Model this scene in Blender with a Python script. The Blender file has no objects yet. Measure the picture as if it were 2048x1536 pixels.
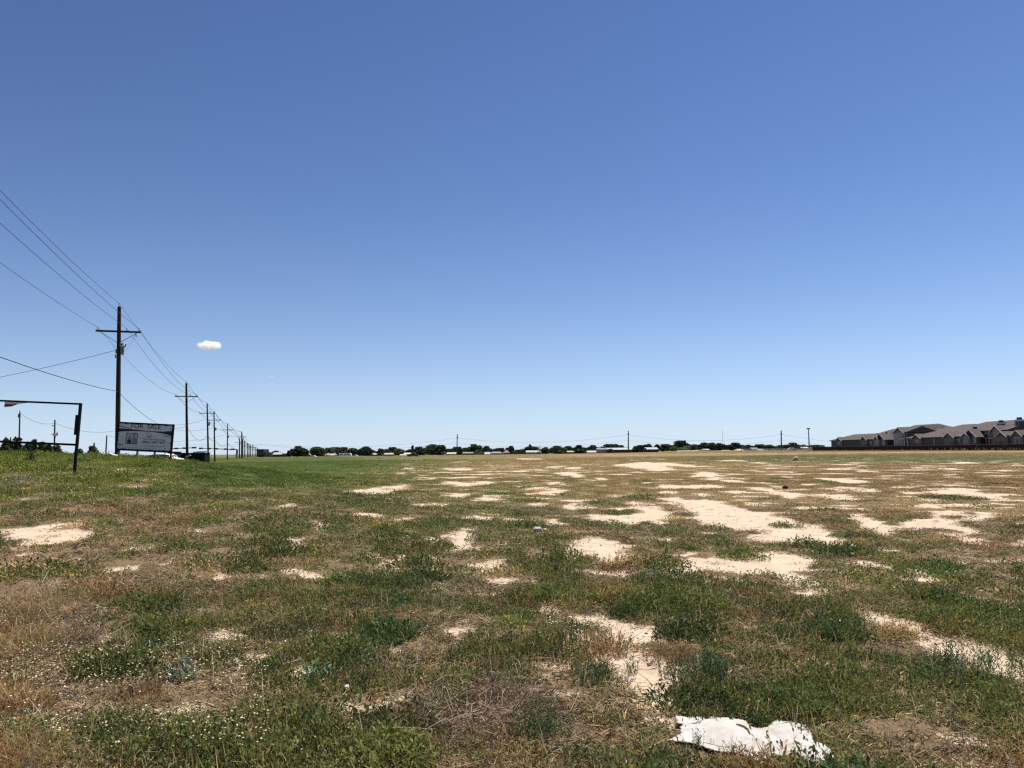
import bpy, math, random
import numpy as np
from mathutils import Vector, Matrix

# ------------------------------------------------------------------ basics
S = bpy.context.scene
C = S.collection
random.seed(7)
RNG = np.random.default_rng(11)
F_PX, CX, CY, EYE = 1539.0, 1024.0, 768.0, 1.65
HOR = 902.5                      # horizon row at the picture's middle
PITCH = math.atan((HOR - CY) / F_PX)
ROLL = math.atan(0.0107)
FWD = np.array([0, math.cos(PITCH), math.sin(PITCH)])
UP0 = np.array([0, -math.sin(PITCH), math.cos(PITCH)])
R0 = np.array([1.0, 0, 0])
RGT = R0 * math.cos(ROLL) - UP0 * math.sin(ROLL)
UPV = UP0 * math.cos(ROLL) + R0 * math.sin(ROLL)


def ray(px, py):
    return FWD + RGT * ((px - CX) / F_PX) + UPV * ((CY - py) / F_PX)


def at(px, py, Y):
    d = ray(px, py)
    t = Y / d[1]
    return Vector((d[0] * t, d[1] * t, EYE + d[2] * t))


def at_x(px, py, X):
    d = ray(px, py)
    t = X / d[0]
    return Vector((X, d[1] * t, EYE + d[2] * t))


def project(P):
    q = P - np.array([0, 0, EYE])
    z = q @ FWD
    z = np.where(z < 0.05, 0.05, z)
    return CX + F_PX * (q @ RGT) / z, CY - F_PX * (q @ UPV) / z


def smooth(a, b, x):
    t = np.clip((x - a) / (b - a), 0, 1)
    return t * t * (3 - 2 * t)


def noise2(x, y, seed=0):
    """gradient noise, about -1..1"""
    x = np.asarray(x, float); y = np.asarray(y, float)
    xi = np.floor(x).astype(np.int64); yi = np.floor(y).astype(np.int64)
    xf = x - xi; yf = y - yi
    def g(ix, iy):
        h = (ix * 374761393 + iy * 668265263 + seed * 974634757) & 0x7fffffff
        h = ((h ^ (h >> 13)) * 1274126177) & 0x7fffffff
        h = h ^ (h >> 16)
        a = (h & 0xffff) / 65536.0 * 2 * math.pi
        return np.cos(a), np.sin(a)
    u = xf * xf * xf * (xf * (xf * 6 - 15) + 10); v = yf * yf * yf * (yf * (yf * 6 - 15) + 10)
    def d(ix, iy, fx, fy):
        gx, gy = g(ix, iy)
        return gx * fx + gy * fy
    n00 = d(xi, yi, xf, yf); n10 = d(xi + 1, yi, xf - 1, yf)
    n01 = d(xi, yi + 1, xf, yf - 1); n11 = d(xi + 1, yi + 1, xf - 1, yf - 1)
    return 1.5 * ((n00 * (1 - u) + n10 * u) * (1 - v) + (n01 * (1 - u) + n11 * u) * v)


def fbm(x, y, scale, seed=0, octs=4):
    out = 0; amp = 1; tot = 0
    for k in range(octs):
        out = out + amp * noise2(x / scale * 2 ** k + 17.3 * k, y / scale * 2 ** k - 9.1 * k, seed + k)
        tot += amp; amp *= 0.55
    return out / tot


def height(X, Y):
    X = np.asarray(X, float); Y = np.asarray(Y, float)
    u = X + 0.326 * Y + 10.4           # distance right of the pole line
    prof = np.interp(u, [-60, -30, -12, -2, 3.7, 6.4, 8.2, 10.3, 13, 16, 19],
                     [0.2, 0.6, 1.55, 1.8, 1.58, 1.36, 1.15, 0.86, 0.48, 0.18, 0.0])
    along = np.interp(Y, [-30, 0, 4, 10, 16, 22, 29, 36, 42, 52, 70, 100],
                      [0, 0, 0.05, 0.24, 0.52, 0.76, 0.92, 1.0, 0.9, 0.6, 0.3, 0])
    h = prof * along
    h = h + 0.55 * smooth(60, 170, Y) * smooth(15, 105, X)
    h = h - 0.75 * smooth(400, 520, Y) * (1 - smooth(95, 125, X))
    near = 1 - smooth(60, 140, np.hypot(X, Y))
    h = h + near * (0.05 * fbm(X, Y, 3.5, 3, 3) + 0.016 * fbm(X, Y, 0.5, 5, 3) * (1 - smooth(15, 40, Y)))
    return h


_T = np.concatenate([np.geomspace(1.5, 700, 900)])


def gnd(px, py, lift=0.0):
    """the ground point seen at a pixel"""
    d = ray(px, py)
    P = d[None, :] * _T[:, None]
    z = EYE + P[:, 2]
    hh = height(P[:, 0], P[:, 1]) + lift
    k = np.nonzero(z <= hh)[0]
    if len(k) == 0:
        t = _T[-1]
    else:
        k = k[0]
        if k == 0:
            t = _T[0]
        else:
            a = z[k - 1] - hh[k - 1]; b = z[k] - hh[k]
            t = _T[k - 1] + (_T[k] - _T[k - 1]) * a / (a - b)
    x, y = d[0] * t, d[1] * t
    return Vector((x, y, float(height(x, y))))


def on(x, y, dz=0.0):
    return Vector((x, y, float(height(x, y)) + dz))


# ------------------------------------------------------------------ materials
MATS = {}


def node_mat(name):
    m = bpy.data.materials.new(name)
    m.use_nodes = True
    nt = m.node_tree
    return m, nt, nt.nodes["Principled BSDF"]


def mat(name, col, rough=0.8, spec=0.3, metal=0.0, var=0.12, scale=6.0, col2=None, stretch=None, bump=0.0):
    """a painted / wooden / metal surface with worn, uneven colour"""
    if name in MATS:
        return MATS[name]
    m, nt, b = node_mat(name)
    N, L = nt.nodes, nt.links
    tc = N.new("ShaderNodeTexCoord"); mp = N.new("ShaderNodeMapping")
    L.new(tc.outputs["Object"], mp.inputs[0])
    if stretch:
        mp.inputs["Scale"].default_value = stretch
    nz = N.new("ShaderNodeTexNoise"); nz.inputs["Scale"].default_value = scale
    nz.inputs["Detail"].default_value = 6; nz.inputs["Roughness"].default_value = 0.65
    L.new(mp.outputs[0], nz.inputs["Vector"])
    rp = N.new("ShaderNodeValToRGB")
    c2 = col2 or tuple(max(0, c * (1 - 2 * var)) for c in col)
    rp.color_ramp.elements[0].position = 0.3; rp.color_ramp.elements[1].position = 0.7
    rp.color_ramp.elements[0].color = (*c2, 1)
    rp.color_ramp.elements[1].color = (*[min(1, c * (1 + var)) for c in col], 1)
    L.new(nz.outputs["Fac"], rp.inputs[0]); L.new(rp.outputs[0], b.inputs["Base Color"])
    b.inputs["Roughness"].default_value = rough
    b.inputs["Specular IOR Level"].default_value = spec
    b.inputs["Metallic"].default_value = metal
    if bump:
        bp = N.new("ShaderNodeBump"); bp.inputs["Strength"].default_value = bump
        L.new(nz.outputs["Fac"], bp.inputs["Height"]); L.new(bp.outputs[0], b.inputs["Normal"])
    MATS[name] = m
    return m


def leaf_mat(name, trans=0.35):
    """thin leaves: colour per leaf from the attribute 'tint', light passes through"""
    if name in MATS:
        return MATS[name]
    m = bpy.data.materials.new(name); m.use_nodes = True
    nt = m.node_tree; N, L = nt.nodes, nt.links
    N.clear()
    out = N.new("ShaderNodeOutputMaterial")
    at_ = N.new("ShaderNodeAttribute"); at_.attribute_name = "tint"
    di = N.new("ShaderNodeBsdfDiffuse"); tr = N.new("ShaderNodeBsdfTranslucent"); gl = N.new("ShaderNodeBsdfGlossy")
    gl.inputs["Roughness"].default_value = 0.55
    gl.inputs["Color"].default_value = (0.5, 0.5, 0.5, 1)
    mx = N.new("ShaderNodeMixShader"); mx.inputs[0].default_value = trans
    m2 = N.new("ShaderNodeMixShader"); m2.inputs[0].default_value = 0.03
    L.new(at_.outputs["Color"], di.inputs["Color"]); L.new(at_.outputs["Color"], tr.inputs["Color"])
    L.new(di.outputs[0], mx.inputs[1]); L.new(tr.outputs[0], mx.inputs[2])
    L.new(mx.outputs[0], m2.inputs[1]); L.new(gl.outputs[0], m2.inputs[2])
    L.new(m2.outputs[0], out.inputs["Surface"])
    MATS[name] = m
    return m


# ------------------------------------------------------------------ object helpers
def tag(o, label=None, cat=None, group=None, kind=None):
    if label: o["label"] = label
    if cat: o["category"] = cat
    if group: o["group"] = group
    if kind: o["kind"] = kind
    return o


def thing(name, loc, label, cat, group=None):
    o = bpy.data.objects.new(name, None); C.objects.link(o)
    o.empty_display_size = 0.2
    o.location = loc
    return tag(o, label, cat, group)


def origin(o):
    v = Vector((0, 0, 0))
    while o is not None:
        v = v + Vector(o.location); o = o.parent
    return v


class MB:
    def __init__(self):
        self.v = []; self.f = []; self.fm = []; self.cur = 0

    def face(self, pts):
        n = len(self.v); self.v += [tuple(p) for p in pts]
        self.f.append(tuple(range(n, n + len(pts)))); self.fm.append(self.cur)

    def raw(self, V, F):
        n = len(self.v); self.v += [tuple(p) for p in V]
        for f in F:
            self.f.append(tuple(i + n for i in f)); self.fm.append(self.cur)

    def box(self, lo, hi):
        (a, b, c), (d, e, g) = lo, hi
        V = [(a, b, c), (d, b, c), (d, e, c), (a, e, c), (a, b, g), (d, b, g), (d, e, g), (a, e, g)]
        self.raw(V, [(0, 3, 2, 1), (4, 5, 6, 7), (0, 1, 5, 4), (1, 2, 6, 5), (2, 3, 7, 6), (3, 0, 4, 7)])

    def beam(self, p0, p1, w, h, up=(0, 0, 1)):
        p0 = Vector(p0); p1 = Vector(p1); d = (p1 - p0).normalized()
        s = d.cross(Vector(up))
        if s.length < 1e-3:
            s = d.cross(Vector((1, 0, 0)))
        s.normalize(); u = s.cross(d)
        V = []
        for p in (p0, p1):
            for a, b in ((-1, -1), (1, -1), (1, 1), (-1, 1)):
                V.append(p + s * (a * w / 2) + u * (b * h / 2))
        self.raw(V, [(0, 1, 2, 3), (7, 6, 5, 4), (0, 4, 5, 1), (1, 5, 6, 2), (2, 6, 7, 3), (3, 7, 4, 0)])

    def tube(self, pts, r, n=8, cap=True):
        pts = [Vector(p) for p in pts]
        rs = r if isinstance(r, (list, tuple)) else [r] * len(pts)
        V = []; ref = Vector((0.13, 0.21, 0.97))
        for i, p in enumerate(pts):
            d = (pts[min(i + 1, len(pts) - 1)] - pts[max(i - 1, 0)]).normalized()
            s = d.cross(ref)
            if s.length < 0.15: s = d.cross(Vector((1, 0, 0)))
            s.normalize(); u = s.cross(d)
            for k in range(n):
                a = 2 * math.pi * k / n
                V.append(p + (s * math.cos(a) + u * math.sin(a)) * rs[i])
        F = []
        for i in range(len(pts) - 1):
            for k in range(n):
                a = i * n + k; b = i * n + (k + 1) % n
                F.append((a, b, b + n, a + n))
        if cap:
            F.append(tuple(range(n - 1, -1, -1))); F.append(tuple(range((len(pts) - 1) * n, len(pts) * n)))
        self.raw(V, F)

    def prism(self, poly, ext):
        """closed outline (3-D points) pushed along ext"""
        ext = Vector(ext); n = len(poly)
        V = [Vector(p) for p in poly] + [Vector(p) + ext for p in poly]
        F = [tuple(range(n - 1, -1, -1)), tuple(range(n, 2 * n))]
        for k in range(n):
            F.append((k, (k + 1) % n, n + (k + 1) % n, n + k))
        self.raw(V, F)

    def ball(self, c, r, seg=10, rings=6, jitter=0.0, seed=0):
        rr = random.Random(seed)
        c = Vector(c); r = r if isinstance(r, (list, tuple)) else (r, r, r)
        V = [c + Vector((0, 0, -r[2]))]
        for i in range(1, rings):
            t = math.pi * i / rings - math.pi / 2
            for k in range(seg):
                a = 2 * math.pi * k / seg; j = 1 + jitter * rr.uniform(-1, 1)
                V.append(c + Vector((math.cos(t) * math.cos(a) * r[0] * j, math.cos(t) * math.sin(a) * r[1] * j, math.sin(t) * r[2] * j)))
        V.append(c + Vector((0, 0, r[2])))
        F = []
        for k in range(seg):
            F.append((0, 1 + (k + 1) % seg, 1 + k))
        for i in range(rings - 2):
            for k in range(seg):
                a = 1 + i * seg + k; b = 1 + i * seg + (k + 1) % seg
                F.append((a, b, b + seg, a + seg))
        t = 1 + (rings - 2) * seg
        for k in range(seg):
            F.append((t + k, t + (k + 1) % seg, len(V) - 1))
        self.raw(V, F)

    def build(self, name, m, parent=None, local=False, smooth=False, bevel=0.0):
        me = bpy.data.meshes.new(name)
        off = Vector((0, 0, 0)) if (parent is None or local) else origin(parent)
        V = [(p[0] - off.x, p[1] - off.y, p[2] - off.z) for p in self.v]
        me.from_pydata(V, [], self.f)
        for q in (m if isinstance(m, (list, tuple)) else [m]):
            me.materials.append(q)
        if self.cur:
            me.polygons.foreach_set("material_index", self.fm)
        if smooth:
            me.polygons.foreach_set("use_smooth", [True] * len(me.polygons))
        o = bpy.data.objects.new(name, me); C.objects.link(o)
        if parent is not None:
            o.parent = parent
        if bevel:
            bv = o.modifiers.new("bevel", "BEVEL"); bv.width = bevel; bv.segments = 2; bv.limit_method = "ANGLE"
        return o


def base_shift(o, loc):
    """give a one-mesh thing its origin at its base"""
    loc = Vector(loc)
    o.data.transform(Matrix.Translation(-loc)); o.location = loc
    return o


def quads_mesh(name, V, nq, m, tint=None, faces=None, smooth=False):
    """a big mesh of quads from numpy arrays; faces None: each four vertices are one quad"""
    me = bpy.data.meshes.new(name)
    V = np.ascontiguousarray(V, dtype=np.float32)
    me.vertices.add(len(V)); me.vertices.foreach_set("co", V.ravel())
    idx = np.arange(nq * 4, dtype=np.int32) if faces is None else np.ascontiguousarray(faces, dtype=np.int32).ravel()
    me.loops.add(len(idx)); me.loops.foreach_set("vertex_index", idx)
    me.polygons.add(nq); me.polygons.foreach_set("loop_start", np.arange(0, nq * 4, 4, dtype=np.int32))
    if smooth:
        me.polygons.foreach_set("use_smooth", np.ones(nq, dtype=bool))
    me.update(calc_edges=True)
    if tint is not None:
        ca = me.color_attributes.new("tint", "FLOAT_COLOR", "POINT")
        c4 = np.ones((len(V), 4), np.float32); c4[:, :3] = tint
        ca.data.foreach_set("color", c4.ravel())
    me.materials.append(m)
    o = bpy.data.objects.new(name, me); C.objects.link(o)
    return o


# ------------------------------------------------------------------ camera, light, sky
cam = bpy.data.cameras.new("camera")
cam.sensor_width = 36; cam.sensor_fit = "HORIZONTAL"; cam.lens = 36 * F_PX / 2048
cam.clip_start = 0.05; cam.clip_end = 20000
co = bpy.data.objects.new("camera", cam); C.objects.link(co)
co.matrix_world = Matrix(((RGT[0], UPV[0], -FWD[0], 0), (RGT[1], UPV[1], -FWD[1], 0), (RGT[2], UPV[2], -FWD[2], EYE), (0, 0, 0, 1)))
S.camera = co

SUN_EL, SUN_AZ = math.radians(68), math.radians(48)     # ahead of the camera and to its right
sd = Vector((math.sin(SUN_AZ) * math.cos(SUN_EL), math.cos(SUN_AZ) * math.cos(SUN_EL), math.sin(SUN_EL)))
sun = bpy.data.lights.new("sun", "SUN"); sun.energy = 4.6; sun.angle = math.radians(0.53); sun.color = (1.0, 0.955, 0.87)
so = bpy.data.objects.new("sun", sun); C.objects.link(so)
so.rotation_euler = (-sd).to_track_quat("-Z", "Y").to_euler()
so.location = sd * 100

W = bpy.data.worlds.new("World"); S.world = W; W.use_nodes = True
wn = W.node_tree.nodes; wl = W.node_tree.links
sky = wn.new("ShaderNodeTexSky"); sky.sky_type = "NISHITA"; sky.sun_disc = False
sky.sun_elevation = SUN_EL; sky.sun_rotation = SUN_AZ
sky.altitude = 0; sky.air_density = 1.0; sky.dust_density = 0.0; sky.ozone_density = 0.5
wtc = wn.new("ShaderNodeTexCoord"); wad = wn.new("ShaderNodeVectorMath"); wad.operation = "ADD"; wad.inputs[1].default_value = (0, 0, .05)
wl.new(wtc.outputs["Generated"], wad.inputs[0]); wl.new(wad.outputs[0], sky.inputs["Vector"])
wgm = wn.new("ShaderNodeGamma"); wgm.inputs["Gamma"].default_value = 1.45
wmx = wn.new("ShaderNodeMix"); wmx.data_type = "RGBA"; wmx.blend_type = "MULTIPLY"; wmx.inputs[0].default_value = 1; wmx.inputs[7].default_value = (.60, .572, .600, 1)
wl.new(sky.outputs[0], wgm.inputs[0]); wl.new(wgm.outputs[0], wmx.inputs[6])
# pale summer haze that thickens toward the horizon
wsp = wn.new("ShaderNodeSeparateXYZ"); wl.new(wtc.outputs["Generated"], wsp.inputs[0])


def wmath(op, a, b_):
    q = wn.new("ShaderNodeMath"); q.operation = op
    for i, v in enumerate((a, b_)):
        if isinstance(v, (int, float)): q.inputs[i].default_value = v
        else: wl.new(v, q.inputs[i])
    return q.outputs[0]


whz = wmath("MULTIPLY", wmath("EXPONENT", wmath("MULTIPLY", wmath("MAXIMUM", wsp.outputs["Z"], 0.0), -13.0), 0), .85)
wh2 = wn.new("ShaderNodeMix"); wh2.data_type = "RGBA"; wh2.inputs[7].default_value = (7.05, 8.25, 10.3, 1)
wl.new(whz, wh2.inputs[0]); wl.new(wmx.outputs[2], wh2.inputs[6])
wl.new(wh2.outputs[2], wn["Background"].inputs["Color"])
wn["Background"].inputs["Strength"].default_value = 0.05
S.view_settings.view_transform = "Standard"; S.view_settings.look = "None"
S.view_settings.exposure = 0.8; S.view_settings.gamma = 1.0
S.cycles.max_bounces = 8; S.cycles.diffuse_bounces = 3; S.cycles.glossy_bounces = 2
S.cycles.transmission_bounces = 4; S.cycles.transparent_max_bounces = 8; S.cycles.volume_bounces = 6
S.cycles.use_denoising = False
S.cycles.pixel_filter_type = "BLACKMAN_HARRIS"; S.cycles.filter_width = 1.3

# ------------------------------------------------------------------ survey of the field: bare sand (outlines read off the photograph)
def crop(x0, y0, s, pts):
    return [(x0 + a / s, y0 + b / s) for a, b in pts]


SAND = [  # (share of bare sand, outline)
    (1, [(1225, 930), (1290, 924), (1330, 930), (1340, 940), (1310, 942), (1270, 934)]),
    (1, [(1396, 945), (1414, 944), (1436, 947), (1434, 955), (1414, 956), (1401, 952)]),
    (1, [(1049, 980), (1074, 974), (1091, 975), (1134, 981), (1119, 985), (1091, 987), (1069, 984)]),
    (1, [(1109, 945), (1135, 944), (1168, 953), (1165, 958), (1150, 955), (1120, 948)]),
    (1, [(1312, 967), (1330, 975), (1380, 979), (1450, 975), (1440, 970), (1350, 971)]),
    (1, [(1129, 1016), (1154, 1009), (1171, 1005), (1179, 1010), (1174, 1017), (1149, 1020)]),
    (.93, [(1186, 1030), (1224, 1031), (1249, 1035), (1286, 1020), (1264, 1012), (1249, 1007), (1274, 1005), (1299, 1012), (1324, 1020), (1334, 1030), (1356, 1040), (1326, 1052), (1286, 1040), (1274, 1045), (1249, 1052), (1219, 1056), (1236, 1047), (1179, 1042)]),
    (1, [(1349, 1007), (1374, 1004), (1414, 1001), (1449, 1005), (1454, 1015), (1491, 1020), (1510, 1030), (1536, 1025), (1573, 1042), (1636, 1052), (1646, 1065), (1716, 1097), (1686, 1098), (1586, 1091), (1536, 1088), (1494, 1078), (1530, 1070), (1520, 1061), (1440, 1062), (1420, 1051), (1390, 1035), (1386, 1022)]),
    (.9, [(1131, 1120), (1149, 1085), (1181, 1075), (1211, 1080), (1239, 1092), (1254, 1105), (1261, 1117), (1239, 1127), (1264, 1137), (1244, 1137), (1199, 1125), (1204, 1115), (1179, 1102), (1174, 1120)]),
    (1, [(1366, 1122), (1424, 1120), (1481, 1110), (1536, 1109), (1586, 1110), (1631, 1124), (1621, 1132), (1570, 1135), (1561, 1140), (1620, 1160), (1611, 1171), (1568, 1160), (1536, 1146), (1499, 1146), (1424, 1143), (1374, 1146), (1344, 1156), (1369, 1135)]),
    (.8, [(1402, 1168), (1428, 1165), (1425, 1185), (1400, 1180)]),
    (1, [(1633, 956), (1676, 957), (1736, 962), (1731, 966), (1696, 967), (1661, 962)]),
    (1, [(1525, 976), (1573, 987), (1608, 989), (1581, 997), (1553, 988)]),
    (1, [(1656, 976), (1686, 974), (1726, 975), (1756, 984), (1736, 985), (1716, 980), (1686, 977)]),
    (1, [(1861, 986), (1886, 980), (1926, 977), (1936, 985), (1981, 990), (2003, 999), (1973, 997), (1926, 988), (1886, 986)]),
    (1, [(1641, 990), (1666, 990), (1681, 996), (1656, 997)]),
    (1, [(1696, 1030), (1726, 1030), (1751, 1045), (1756, 1055), (1773, 1065), (1783, 1075), (1766, 1075), (1748, 1062), (1716, 1055), (1716, 1042)]),
    (.85, crop(1536, 880, 4, [(1000, 740), (1080, 700), (1250, 640), (1480, 640), (1500, 680), (1600, 710), (1780, 760), (1720, 770), (1550, 730), (1470, 705), (1200, 700), (1050, 735)])),
    (1, crop(1536, 880, 4, [(1220, 510), (1300, 505), (1380, 545), (1250, 545)])),
    (1, crop(1536, 880, 4, [(1220, 575), (1440, 570), (1620, 600), (1560, 600), (1440, 587), (1240, 592)])),
    (1, crop(1536, 880, 4, [(1540, 650), (1640, 630), (1760, 620), (1740, 645), (1600, 660)])),
    (.8, crop(1536, 880, 4, [(1500, 790), (1580, 760), (1600, 800), (1800, 840), (1750, 855), (1580, 850)])),
    (1, crop(1536, 880, 4, [(260, 545), (540, 540), (600, 560), (450, 557), (280, 565)])),
    (.9, crop(1536, 880, 4, [(660, 555), (830, 550), (700, 575)])),
    (1, crop(1536, 880, 4, [(1060, 525), (1120, 530), (1110, 550)])),
    (.8, crop(1536, 880, 4, [(1050, 1040), (1220, 1045), (1230, 1075), (1380, 1135), (1240, 1140), (1200, 1110), (1080, 1060)])),
    (.85, crop(1536, 880, 4, [(450, 1185), (720, 1190), (700, 1220), (500, 1207)])),
    (.8, crop(1536, 880, 4, [(1440, 985), (1620, 1010), (1710, 1015), (1640, 1030)])),
    (1, crop(1536, 880, 4, [(1190, 465), (1390, 480), (1300, 497)])),
    (1, crop(1536, 880, 4, [(1120, 345), (1230, 380), (1250, 400), (1200, 395)])),
    (1, crop(1536, 880, 4, [(930, 370), (1120, 378), (1100, 388)])),
    (1, crop(1536, 880, 4, [(1500, 178), (1570, 172), (1680, 186), (1560, 190)])),
    (1, crop(1536, 880, 4, [(640, 180), (740, 182), (730, 188), (660, 188)])),
    (.7, crop(1536, 880, 4, [(1300, 355), (1420, 352), (1390, 385)])),
    (.8, crop(1536, 880, 4, [(1900, 405), (2010, 415), (1980, 422)])),
    (.95, crop(1536, 1200, 4, [(690, 100), (820, 105), (980, 140), (960, 185), (1090, 200), (1250, 220), (1280, 260), (1430, 330), (1500, 400), (1720, 425), (1850, 440), (2100, 470), (2100, 700), (1960, 600), (1750, 545), (1560, 512), (1500, 530), (1280, 410), (1150, 340), (1200, 300), (1060, 240), (820, 195)])),
    (.5, crop(1536, 1200, 4, [(340, 420), (480, 330), (600, 450), (580, 530), (500, 590), (360, 510)])),
    (.5, crop(1536, 1200, 4, [(1430, 1050), (1600, 1040), (1640, 1200), (1560, 1330), (1480, 1180)])),
    (1, crop(1024, 1200, 4, [(480, 150), (620, 130), (740, 140), (900, 190), (1000, 230), (1150, 240), (1270, 290), (1400, 300), (1300, 350), (1060, 330), (1010, 400), (1080, 480), (1400, 500), (1300, 620), (1330, 780), (1250, 860), (1180, 890), (1080, 820), (920, 770), (880, 650), (820, 570), (640, 460), (480, 390), (350, 330), (380, 270), (520, 290), (690, 270), (810, 290), (720, 230), (500, 185)])),
    (.9, crop(1024, 1200, 4, [(1430, 775), (1580, 750), (1560, 810), (1440, 815)])),
    (.9, crop(512, 1200, 4, [(350, 90), (500, 50), (570, 60), (520, 90)])),
    (.8, crop(512, 1200, 4, [(650, 240), (780, 230), (740, 290), (660, 290)])),
    (.9, crop(512, 1200, 4, [(590, 340), (720, 310), (720, 360), (820, 400), (950, 360), (1110, 410), (1080, 450), (780, 425), (640, 405)])),
    (1, crop(512, 1200, 4, [(330, 360), (440, 335), (450, 385), (340, 405)])),
    (.95, crop(512, 1200, 4, [(-90, 500), (0, 460), (150, 430), (130, 510), (0, 545), (-80, 540)])),
    (.8, crop(512, 1200, 4, [(740, 950), (900, 915), (930, 970), (900, 1080), (960, 1150), (1020, 1190), (960, 1250), (880, 1180), (800, 1060)])),
    (.7, crop(512, 1200, 4, [(1340, 1290), (1560, 1170), (1620, 1190), (1480, 1344)])),
    (.8, crop(512, 1200, 4, [(530, 470), (610, 480), (580, 510)])),
    (1, crop(512, 880, 4, [(740, 415), (1050, 370), (1200, 365), (1260, 390), (1100, 412), (1000, 438), (850, 442)])),
    (1, crop(512, 880, 4, [(1500, 350), (1530, 330), (1740, 350), (1810, 325), (1910, 340), (1800, 362), (1640, 375)])),
    (1, crop(512, 880, 4, [(1570, 455), (1620, 435), (1690, 435), (1660, 458)])),
    (1, crop(512, 880, 4, [(1770, 465), (1910, 460), (1880, 482), (1800, 480)])),
    (1, crop(512, 880, 4, [(1470, 228), (1740, 228), (1700, 245), (1560, 242)])),
    (1, crop(512, 880, 4, [(1180, 225), (1250, 220), (1240, 235), (1190, 238)])),
    (1, crop(512, 880, 4, [(1120, 262), (1210, 262), (1180, 272)])),
    (1, crop(512, 880, 4, [(820, 588), (960, 600), (960, 628), (850, 618)])),
    (.7, crop(512, 880, 4, [(340, 670), (660, 690), (560, 740), (480, 745), (450, 695)])),
    (.95, crop(512, 880, 4, [(130, 830), (200, 790), (340, 790), (360, 880), (300, 920), (220, 900)])),
    (1, crop(512, 880, 4, [(890, 930), (960, 920), (1020, 980), (1180, 980), (1150, 1010), (1140, 1065), (1040, 1055), (960, 1000), (900, 970)])),
    (.9, crop(512, 880, 4, [(1510, 760), (1700, 755), (1740, 790), (1650, 850), (1600, 870), (1560, 820), (1550, 780)])),
    (.55, crop(512, 880, 4, [(1360, 790), (1430, 780), (1440, 870), (1370, 850)])),
    (.6, crop(512, 880, 4, [(1600, 860), (1900, 850), (1920, 890), (1680, 900)])),
    (.9, crop(512, 880, 4, [(360, 1090), (440, 1080), (470, 1130), (380, 1125)])),
    (.75, crop(512, 880, 4, [(570, 1070), (650, 1065), (640, 1110), (700, 1120), (520, 1200), (480, 1160)])),
    (.6, crop(512, 880, 4, [(1390, 1030), (1600, 1010), (1480, 1075)])),
    (.6, crop(512, 880, 4, [(150, 1040), (320, 1040), (330, 1080), (160, 1080)])),
    (.55, crop(0, 880, 4, [(-60, 720), (200, 715), (520, 660), (700, 700), (790, 750), (700, 795), (560, 835), (350, 825), (200, 915), (80, 880), (200, 820), (0, 765), (-60, 760)])),
    (.85, crop(0, 880, 4, [(840, 665), (1000, 648), (960, 682)])),
    (.85, crop(0, 880, 4, [(950, 890), (1080, 878), (1060, 912), (980, 908)])),
    (.75, crop(0, 880, 4, [(1480, 730), (1700, 715), (1600, 750)])),
    (.9, crop(0, 880, 4, [(1690, 1100), (1840, 1085), (1850, 1135), (1720, 1135)])),
    (.6, crop(0, 880, 4, [(850, 1070), (950, 1010), (1010, 1050), (900, 1088)])),
    (.6, crop(0, 880, 4, [(1120, 860), (1260, 840), (1240, 880), (1130, 885)])),
    (.8, crop(0, 880, 4, [(880, 238), (1020, 230), (1040, 244), (900, 252)])),
    (.9, crop(0, 1200, 4, [(1580, 220), (1780, 240), (1950, 300), (2060, 300), (2050, 345), (1800, 365), (1640, 375), (1700, 290), (1590, 262)])),
    (.5, crop(0, 1200, 4, [(800, 760), (980, 740), (1060, 830), (880, 850)])),
    (.45, crop(0, 1200, 4, [(680, 240), (920, 250), (900, 300), (700, 300)])),
    (.7, crop(1024, 880, 4, [(1000, 185), (1250, 180), (1480, 205), (1440, 215), (1200, 205), (1050, 200)])),
    (1, crop(1024, 880, 4, [(1660, 165), (1800, 160), (1830, 166), (1700, 172)])),
    (1, crop(1024, 880, 4, [(1880, 175), (2048, 185), (2048, 192), (1960, 186)])),
    (1, crop(1024, 880, 4, [(30, 148), (200, 148), (230, 158), (80, 156)])),
    (.9, crop(1024, 880, 4, [(470, 215), (540, 215), (520, 235), (480, 235)])),
    (1, crop(1024, 880, 4, [(270, 215), (360, 222), (340, 228), (280, 226)])),
    (1, crop(1024, 880, 4, [(280, 335), (370, 332), (380, 350), (450, 355), (380, 365), (300, 348)])),
    (1, crop(1024, 880, 4, [(860, 330), (940, 340), (930, 352), (880, 350)])),
    (1, crop(1024, 880, 4, [(690, 300), (750, 300), (740, 325), (700, 322)])),
    (1, crop(1024, 880, 4, [(160, 522), (240, 520), (230, 535), (180, 538)])),
    (1, crop(1024, 880, 4, [(1190, 415), (1310, 415), (1290, 430), (1210, 428)])),
    (1, crop(1024, 880, 4, [(1740, 412), (1860, 412), (1840, 440), (1780, 440)])),
    (1, crop(1024, 880, 4, [(1870, 380), (2060, 385), (2060, 405), (1940, 402)])),
    (1, crop(1024, 880, 4, [(1650, 315), (1780, 318), (1800, 340), (1700, 335)])),
    (.9, crop(1024, 880, 4, [(1930, 335), (2060, 345), (2060, 360), (1960, 350)])),
    (.5, crop(1024, 880, 4, [(460, 1180), (640, 1190), (620, 1220), (520, 1210)])),
    (.5, crop(1024, 880, 4, [(1240, 1090), (1420, 1080), (1380, 1130), (1260, 1130)])),
]
MX0, MY0, MW, MH = -400, 870, 2848, 700
MASK = np.zeros((MH, MW), np.float32)
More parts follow.
